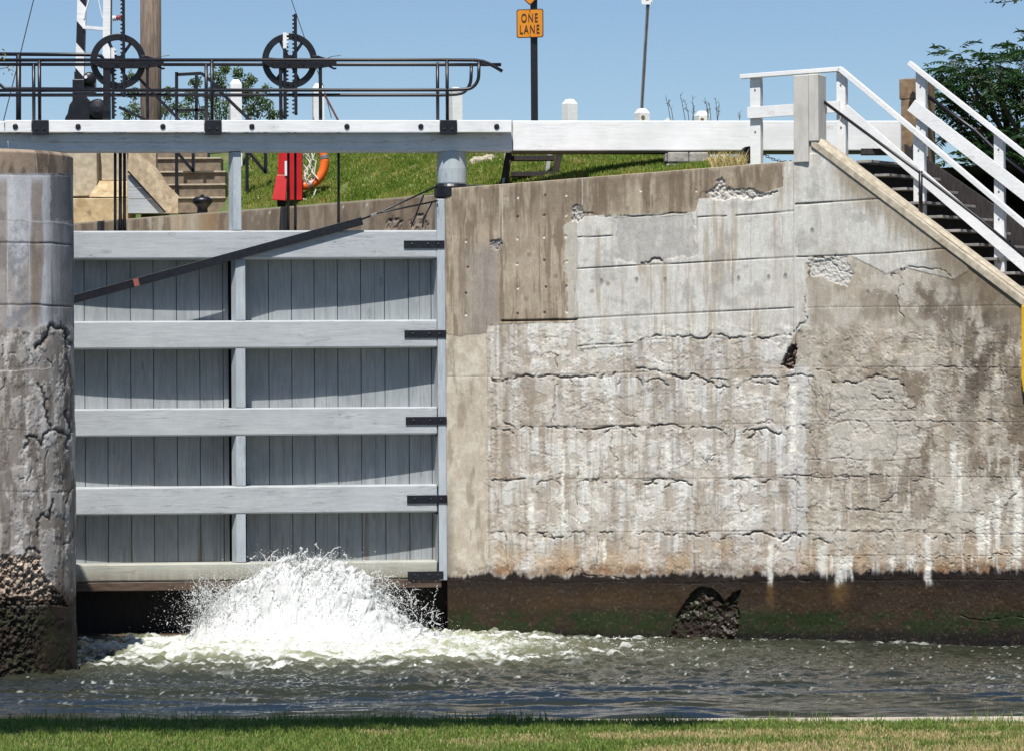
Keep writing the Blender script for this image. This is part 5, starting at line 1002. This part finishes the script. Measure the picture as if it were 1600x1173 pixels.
# sparse bush left, behind the railing
def bush(name, label, px0, px1, pts, d, seed, mat, dens):
    rs = np.random.RandomState(seed); b = W((px0+px1)/2, 200, d); t = thing(name, label, 'bush', (b.x, d, gz(b.x, d)-.05)); m = MB(); Ps = []
    bs_ = wloc(t)
    for x, y, r_ in pts:
        tp = W(x, y, d+rs.uniform(-.6, .6)); q = Vector((bs_.x+(tp.x-bs_.x)*.25, d, bs_.z)); mid = (q+tp)/2+Vector((rs.uniform(-.2, .2), 0, .1)); m.tube([q, mid, tp], .022, 6, r1=.006)
        for k in range(int(dens*r_)):
            u = rs.normal(0, 1, 3); u /= np.linalg.norm(u); Ps.append(np.array(tp)+u*rs.rand()**.45*r_*d/F*np.array([1, 1.2, .9]))
    n = len(Ps); D_ = unit(rs.normal(0, 1, (n, 3))+np.array([0, 0, -.4])); N_ = unit(rs.normal(0, 1, (n, 3))+np.array([0, -.4, .8]))
    V, Fq = leafquads(np.array(Ps), D_, N_, rs.uniform(.07, .13, n), rs.uniform(.03, .05, n)); m.build('stem', M['bark'], t, smooth=True); npmesh('crown', V, Fq, mat, t)
bush('bush', 'leafy green bush behind the left railing and the marker posts', 250, 450, [(290, 172, 16), (297, 150, 12), (305, 130, 10), (340, 118, 13), (352, 108, 9), (330, 150, 15), (345, 170, 18), (372, 115, 11), (380, 135, 13), (392, 125, 9), (400, 152, 13), (415, 165, 14), (395, 175, 16), (322, 178, 16), (370, 165, 16), (425, 180, 10), (415, 138, 7), (385, 150, 12), (345, 135, 12), (440, 178, 8)], 79, 31, M['leaf'], 13)
bush('bush', 'thin leafy shrub showing through around the wooden pole', 195, 275, [(205, 120, 9), (208, 145, 11), (210, 170, 12), (262, 150, 10), (258, 172, 11), (272, 165, 9), (265, 140, 6), (200, 180, 10)], 78, 32, M['leaf'], 10)
def weeds():
    t = thing('weeds', 'thin dry weed stalks against the sky near the last marker post', 'weeds', W(1090, 192, 66)); m = MB(); rs = random.Random(3)
    for x0, y0, x1, y1 in ((1050, 190, 1041, 154), (1054, 190, 1044, 158), (1073, 190, 1063, 148), (1078, 190, 1070, 160), (1084, 190, 1082, 152), (1080, 190, 1085, 166), (1110, 190, 1101, 153), (1112, 190, 1108, 160), (1122, 190, 1118, 153), (1120, 190, 1124, 165), (1155, 190, 1155, 178), (1106, 190, 1104, 165)):
        m.tube([W(x0, y0+12, 66), W((x0+x1)/2+rs.uniform(-1, 1), (y0+y1)/2, 66), W(x1, y1, 66)], .008, 5, r1=.004)
        for k in range(6): f = rs.uniform(.3, 1); a = W(x0+(x1-x0)*f, y0+(y1-y0)*f, 66); m.tube([a, a+Vector((rs.uniform(-.06, .06), 0, rs.uniform(.03, .08)))], .007, 4, r1=.003)
    m.build('stalks', M['bark'], t)
weeds()
rs = np.random.RandomState(15)
def sprig(label, pts, d, mat, n, ll, lw, seed):
    rs = np.random.RandomState(seed); t = thing('overhanging_twig', label, 'twig', W(*pts[0], d)); P = [W(*p, d) for p in pts]; MB().tube(P, .006, 5, r1=.002).build('stem', M['bark'], t)
    Ps = []
    for k in range(n): f = rs.rand()*(len(P)-1); i = int(f); p = P[i].lerp(P[min(i+1, len(P)-1)], f-i); Ps.append(np.array(p)+rs.normal(0, .018, 3))
    D_ = unit(rs.normal(0, 1, (n, 3))+np.array([0, 0, -.5])); N_ = unit(rs.normal(0, 1, (n, 3))+np.array([0, -.5, .5])); V, Fq = leafquads(np.array(Ps), D_, N_, rs.uniform(.7, 1.2, n)*ll, rs.uniform(.7, 1.2, n)*lw); npmesh('leaves', V, Fq, mat, t)
sprig('dark leafy twig hanging into the top right corner', [(1640, -60), (1610, -12), (1590, 1), (1562, 5), (1546, 3)], 24, M['leafdark'], 26, .05, .02, 5)
sprig('yellowing leafy twig at the left edge in front of the railing', [(-60, 60), (-20, 100), (2, 92), (5, 84)], 30, M['leafyel'], 12, .045, .025, 6)
sprig('small yellowing leaves at the left edge below the top rails', [(-60, 90), (-20, 112), (10, 106), (22, 112)], 30, M['leafyel'], 9, .04, .02, 7)
sprig('lowest yellowing leaf tuft at the left edge above the edge board', [(-60, 110), (-20, 128), (2, 133), (4, 136)], 30, M['leafyel'], 9, .04, .02, 8)

# ================================================================== WATER
xw = np.concatenate([[-120, -60, -30, -16, -11], np.arange(-10, 11, .03), [12, 16, 30, 60, 120]]); yw = np.concatenate([[18, 26, 34, 40, 43], np.arange(43.8, 60.8, .042), [61.3, 62]])
XW = np.repeat(xw[None], len(yw), 0); YW = np.repeat(yw[:, None], len(xw), 1)
bx, by = W(500, 0, 57.8).x, 57.0
dist = np.hypot((XW-bx)/2.6, (YW-by)/2.35); turb = np.exp(-np.clip(dist-1, 0, 9)**1.1*.42); turb2 = np.exp(-((XW-bx)/6.5)**2)*ss(50, 57, YW)
n1 = fbm(XW*.8, YW*1.3, 701, 3, .5); n2 = fbm(XW*2.2+n1*2, YW*2.8, 711, 4, .55); n3 = fbm(XW*6, YW*5, 721, 4, .55); rid = 1-np.abs(2*n2-1)
amp = .045+.09*turb+.03*turb2; calm = ss(44, 51, YW); rip = fbm(XW*.55, YW*3.4, 731, 4, .42)
ZW = (n1-.5)*amp*1.1+(rid**2-.5)*amp*.85*calm+(n3-.5)*(amp*1.1)*(0.08+.92*calm)+(rip-.5)*(.05+.15*ss(53, 47, YW))+.10*np.exp(-(dist/1.2)**2)
edgef = ((XW > -11) & (XW < 11.5) & (YW > 43.5)); ZW = np.where(edgef, ZW, 0)
fn = fbm(XW*2.4+n2*1.5, YW*4.2, 741, 6, .66); fn2 = fbm(XW*7, YW*12, 751, 4, .65); dens = np.clip(np.exp(-np.clip(dist-1.15, 0, 9)*2.2), 0, 1)
core = np.exp(-(dist/.85)**2.5); foam = ss(.56-.15*dens-.20*core, .72-.13*dens-.20*core, fn*.72+fn2*.28+.05*(rid-.5)); foam *= ss(.02, .25, dens+.10*turb2)
wallfoam = np.exp(-np.abs(YW-np.interp(XW, [-1.2, WX1, 9], [60, 57.8, 55.9]))/.28)*(XW > -1.2); foam = np.clip(foam+wallfoam*ss(.58, .66, fn)*.6+ss(.735, .765, fbm(XW*13, YW*8, 761, 3, .6))*ss(.46, .60, fn)*calm*.7, 0, 1)
aer = np.clip(np.exp(-np.clip(dist-1.05, 0, 9)*2.3)*1.1, 0, 1)
CW = np.array([.022, .024, .016])+(np.array([.26, .265, .17])-np.array([.022, .024, .016]))*aer[..., None]; CW = CW+(np.array([.045, .05, .027])-.02)*(.3*turb2[..., None])*calm[..., None]
blu = (ss(53, 46, YW)*ss(.42, .56, fbm(XW*.22+3, YW*2.3, 771, 4))*.8)[..., None]; CW = CW*(1-blu)+np.array([.012, .023, .040])*blu; CW = CW*(1-foam[..., None])+np.array([.50, .515, .48])*foam[..., None]  # blue streaks painted into the water colour for reflected sky
m_, nt, bs = newmat('river_water'); at = N(nt, 'ShaderNodeVertexColor', layer_name='pigment'); nt.links.new(at.outputs[0], bs.inputs['Base Color']); bs.inputs['IOR'].default_value = 1.333
rg_ = N(nt, 'ShaderNodeMapRange'); rg_.inputs[3].default_value = .03; rg_.inputs[4].default_value = .6; nt.links.new(at.outputs['Alpha'], rg_.inputs[0]); nt.links.new(rg_.outputs[0], bs.inputs['Roughness'])
bump(nt, bs, noise(nt, 4, (.6, 2.0, 1), 4, .45), .55, .07); M['water'] = m_
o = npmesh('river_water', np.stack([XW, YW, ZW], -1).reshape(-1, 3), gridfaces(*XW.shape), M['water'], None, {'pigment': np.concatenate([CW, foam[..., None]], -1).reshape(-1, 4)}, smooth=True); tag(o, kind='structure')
o = MB().add([(-300, 17.3, -.7), (300, 17.3, -.7), (300, 63, -.7), (-300, 63, -.7)], [(0, 1, 2, 3)]).build('river_bed', M['dark']); tag(o, kind='structure')

# ================================================================== SPLASH
m_, nt, bs = newmat('white_water'); bs.inputs['Base Color'].default_value = (.80, .81, .80, 1); bs.inputs['Roughness'].default_value = .35
tr = N(nt, 'ShaderNodeBsdfTranslucent'); tr.inputs[0].default_value = (.82, .84, .83, 1); ms = N(nt, 'ShaderNodeMixShader'); ms.inputs[0].default_value = .42
nt.links.new(bs.outputs[0], ms.inputs[1]); nt.links.new(tr.outputs[0], ms.inputs[2]); nt.links.new(ms.outputs[0], nt.nodes['Material Output'].inputs[0]); M['foam'] = m_
spl = thing('splash', 'tall burst of white water boiling up under the lock gate', 'splash', (bx, by, 0))
# boiling mound
env_px = [270, 295, 310, 330, 360, 395, 430, 470, 500, 530, 560, 590, 610, 640, 670, 700, 740, 800, 860]
env_py = [1004, 992, 968, 940, 918, 902, 886, 877, 880, 888, 900, 920, 942, 966, 980, 990, 997, 1002, 1006]
ex = [W(p, 900, 57.8).x for p in env_px]; ez = [max(0, W(500, q, 57.8).z) for q in env_py]
gx_ = np.arange(-6.2, 1.2, .02); gy_ = np.arange(56.0, 59.6, .02); GX, GY = np.meshgrid(gx_, gy_)
envz = np.interp(GX, ex, ez)*1.10; yy = (GY-57.8)/1.25; prof = np.where(yy < 0, np.exp(-(np.abs(yy)/.62)**2.0), np.exp(-(yy/.7)**2))
b1 = fbm(GX*2.0, GY*2.0, 801, 5, .6); b2 = fbm(GX*6, GY*6, 811, 5, .65); b3 = fbm(GX*19, GY*19, 821, 3, .6)
Zs = envz*prof*(.84+.34*b1+.22*(b2-.5))+envz*prof*.08*(b3-.5)+(b2-.5)*.08-.10
dxn = (b2-.5)*.35*prof+(b3-.5)*.08*prof; dyn = (fbm(GX*5+9, GY*5, 831, 4, .6)-.5)*.35*prof
V = np.stack([GX+dxn, GY+dyn, Zs], -1); npmesh('mound', V.reshape(-1, 3), gridfaces(*GX.shape), M['foam'], spl, smooth=True)
# droplets thrown along ballistic paths
ico = bmesh.new(); [ico.verts.new(q) for q in ((1, 0, 0), (-1, 0, 0), (0, 1, 0), (0, -1, 0), (0, 0, 1), (0, 0, -1))]; ico.verts.ensure_lookup_table(); [ico.faces.new([ico.verts[i] for i in q]) for q in ((0, 2, 4), (2, 1, 4), (1, 3, 4), (3, 0, 4), (2, 0, 5), (1, 2, 5), (3, 1, 5), (0, 3, 5))]; ico.verts.index_update(); iv = np.array([v.co[:] for v in ico.verts]); ifc = np.array([[v.index for v in f.verts] for f in ico.faces]); ico.free()
rs = np.random.RandomState(44); cs = []; rr = []; dv = []
def jet(x0, y0, vx, vy, vz, n, sp, z0=.05, r0=.022, tmax=1):
    T = 2*vz/9.81
    for k in range(n):
        t = T*(rs.uniform(.12, .92)*tmax); cs.append((x0+vx*t+rs.normal(0, sp*(.3+t)), y0+vy*t+rs.normal(0, sp), z0+vz*t-4.905*t*t+rs.normal(0, sp*(.3+t)))); rr.append(r0*rs.lognormal(0, .5)*(1.1-.6*t/T))
        v = np.array([vx, vy, vz-9.81*t]); dv.append(v/np.linalg.norm(v))
for i in range(700):
    x0 = rs.normal(bx-.3, .75); f = (x0-bx)/1.3; top = np.interp(x0, ex, ez)*rs.uniform(.75, 1.12)
    vz = math.sqrt(2*9.81*max(top, .12)); jet(x0, 57.7+rs.normal(0, .4), rs.normal(f*.7, .55), rs.normal(-.25, .5), vz, 20, .05, r0=.0048)
for i in range(620):      # ragged fringe
    sd = rs.choice([-1, 1], p=[.66, .34]); x0 = bx-.35+sd*rs.uniform(.3, 1.35); jet(x0, 57.7+rs.normal(0, .3), sd*rs.uniform(.4, 1.5), rs.normal(-.2, .4), rs.uniform(2.2, 4.4), 30, .07, r0=.0052)
for i in range(60):       # few high droplets and ropes of water
    x0 = rs.normal(bx-.1, .6); jet(x0, 57.7, rs.normal(0, .4), 0, rs.uniform(4.6, 5.35), 5, .03, r0=.011)
def px_rope(pts, r, n):
    for k in range(n):
        f = k/n*(len(pts)-1); i = int(f); p = W(*pts[i], 57.4).lerp(W(*pts[i+1], 57.4), f-i); cs.append((p.x+rs.normal(0, .008), 57.4+rs.normal(0, .03), p.z+rs.normal(0, .008))); rr.append(r*.75*rs.uniform(.6, 1.3)); dv.append(np.array([.3, 0, .95]))
px_rope([(458, 872), (468, 865), (472, 858), (469, 855)], .018, 22); px_rope([(468, 868), (478, 862), (481, 857)], .018, 16); px_rope([(414, 876), (424, 868), (434, 870), (432, 876)], .013, 22)
px_rope([(684, 914), (680, 930), (675, 950), (664, 962)], .010, 30); px_rope([(722, 998), (730, 992)], .014, 14); px_rope([(300, 925), (304, 940), (316, 955), (330, 968)], .013, 40); px_rope([(322, 945), (316, 965), (300, 972), (310, 990)], .012, 36); px_rope([(345, 930), (338, 950), (345, 965)], .012, 30)
px_rope([(492, 850), (499, 858)], .016, 6); px_rope([(538, 865), (540, 869)], .018, 6)
def filament(x, y, L, seed):
    r_ = np.random.RandomState(seed); a = r_.uniform(.3, 2.8); p = np.array([x, y], float); n = int(L/1.1); R0 = r_.uniform(.006, .013)
    for k in range(n):
        a += r_.normal(0, .28); p = p+np.array([math.cos(a), -math.sin(a)])*1.1; q = W(p[0], p[1], 57.5)
        cs.append((q.x, 57.5+r_.normal(0, .02), q.z)); rr.append(R0*(.7+.6*math.sin(k*.9+seed)**2)*(1-.5*k/n)); dv.append(np.array([math.cos(a), 0, math.sin(a)]))
rf = np.random.RandomState(77)
for i in range(170):
    sd = rf.rand()
    if sd < .55: x = rf.uniform(298, 372); y = rf.uniform(905, 990)
    elif sd < .85: x = rf.uniform(575, 690); y = 900+(x-575)*.62+rf.uniform(-12, 30)
    else: x = rf.uniform(390, 560); y = rf.uniform(868, 884)
    filament(x, y, rf.uniform(6, 26), i)
# foam crests riding in front
for i in range(2600):
    x0 = rs.normal(bx+.3, 2.2); y0 = rs.uniform(55.6, 58.4); cs.append((x0, y0, .06+abs(rs.normal(0, .06))*math.exp(-((x0-bx)/3)**2))); rr.append(rs.uniform(.004, .012)); dv.append(np.array([1., 0, 0]))
cs = np.array(cs); rr = np.array(rr); dv = np.array(dv); kk = cs[:, 2] > 0; cs, rr, dv = cs[kk], rr[kk], dv[kk]
st_ = rs.uniform(0, 1.3, len(cs)); L_ = iv[None]*rr[:, None, None]; along = (L_*dv[:, None]).sum(-1, keepdims=True)*dv[:, None]; V = cs[:, None]+L_+along*st_[:, None, None]
o = npmesh('droplets', V.reshape(-1, 3), (ifc[None]+(np.arange(len(cs))*len(iv))[:, None, None]).reshape(-1, 3), M['foam'], spl, smooth=True); o['kind'] = 'stuff'

# ================================================================== NEAR BANK
LZ = 2.6
m_, nt, bs = newmat('lawn_soil'); g1 = ramp(nt, noise(nt, 3, (1, 1, 1), 6, .7), [(.35, (.03, .05, .012)), (.65, (.09, .085, .035))]); nt.links.new(g1, bs.inputs['Base Color']); bs.inputs['Roughness'].default_value = 1
o = MB().add([(-300, -200, LZ), (300, -200, LZ), (300, 16.22, LZ), (2.7, 16.22, LZ), (-.1, 16.56, LZ), (-300, 16.72, LZ)], [(0, 1, 2, 3, 4, 5)]).build('lawn_ground', m_); tag(o, kind='structure')
nb = thing('near_bank_wall', 'pale concrete coping along the water behind the foreground grass', 'coping', (0, 16.6, 2.5))
MB().box8([(-60, 16.3, -.7), (60, 15.2, -.7), (60, 16.92, -.7), (-60, 16.92, -.7), (-60, 16.3, LZ-.012), (60, 15.2, LZ-.012), (60, 16.92, LZ-.012), (-60, 16.92, LZ-.012)]).build('coping', M['coping'], nb, bevel=.01)
rs = np.random.RandomState(99); n = 105000; X = rs.uniform(-3.0, 3.0, n); edge_ = np.interp(X, [-3, -.1, .6, 2.6], [16.78, 16.66, 16.50, 16.34]); Y = edge_-rs.uniform(0, 1, n)**1.15*(edge_-15.0)
pt = fbm(X*1.1+4, Y*2.4, 901, 5, .6); dry = ss(.50, .62, pt+.24*ss(.2, 1.6, X)*ss(16.0, 15.4, Y)-.12*ss(16.1, 16.4, Y))
M['lawn'] = leafmat('lawn_grass', (.07, .13, .02), (.15, .23, .04), (.29, .32, .08), 22, .3); M['lawndry'] = leafmat('dry_lawn_grass', (.42, .32, .15), (.55, .44, .22), (.36, .33, .11), 9, .3)
kd = rs.rand(n) < .12+dry*.75; hh = .034
blades('lawn_grass', X[~kd], Y[~kd], np.full((~kd).sum(), LZ), hh*(.6+.9*fbm(X[~kd]*5, Y[~kd]*5, 911, 3)), .0022, .9, M['lawn'], 1, ('green foreground lawn along the coping', 'grass'))
blades('dry_lawn_grass', X[kd], Y[kd], np.full(kd.sum(), LZ), hh*.8, .0022, 1.0, M['lawndry'], 2, ('dry straw-coloured patches in the foreground lawn', 'dry grass'))
n = 1500; X = rs.uniform(-2.7, 2.7, n); X = X[fbm(X*3, X*0, 921, 4, .7) > .47]; n = len(X); Y = np.interp(X, [-3, -.1, .6, 2.6], [16.78, 16.66, 16.50, 16.34])-rs.uniform(0, .12, n); blades('tall_edge_grass', X, Y, np.full(n, LZ), .075, .0022, .6, M['lawn'], 3, ('taller grass blades sticking up along the coping edge', 'grass'))
# tree on the near bank, left of the picture, whose crown shades the lawn
tr_ = thing('shade_tree', 'leafy tree on the near bank casting the shadow at lower left', 'tree', (-6.2, 12.4, LZ)); m = MB(); base = Vector((-6.2, 12.4, LZ-.2)); m.tube([base, (-6.1, 12.45, 6), (-5.7, 12.5, 9.2), (-5.2, 12.5, 12)], .22, 12, r1=.05)
rs = np.random.RandomState(61); Ps = []
shp = [(x, 12.95+.08*(x+6), 9.6, 1.0) for x in np.arange(-6.5, -2.0, .7)]+[(-1.9, 13.05, 9.5, .75), (-1.3, 13.05, 9.4, .55), (-.8, 13.05, 9.3, .42), (-.3, 13.05, 9.2, .34), (.2, 13.0, 9.1, .26)]
for x, y, z, r_ in shp:
    m.tube([(-5.9, 12.45, 7.6), ((x-5.7)/2, y+.1, z-.5), (x, y, z)], .05, 6, r1=.01)
    k = int(1500*r_**1.5); u = unit(rs.normal(0, 1, (k, 3)))*rs.rand(k, 1)**.4*np.array([1, .80, .5])*r_; Ps.append(u+np.array([x, y, z]))
Ps = np.concatenate(Ps); n = len(Ps); V, Fq = leafquads(Ps, unit(rs.normal(0, 1, (n, 3))), unit(rs.normal(0, 1, (n, 3))+np.array([0, 0, 1.2])), rs.uniform(.10, .16, n), rs.uniform(.06, .09, n))
m.build('trunk', M['bark'], tr_, smooth=True); npmesh('crown', V, Fq, M['leaf'], tr_)
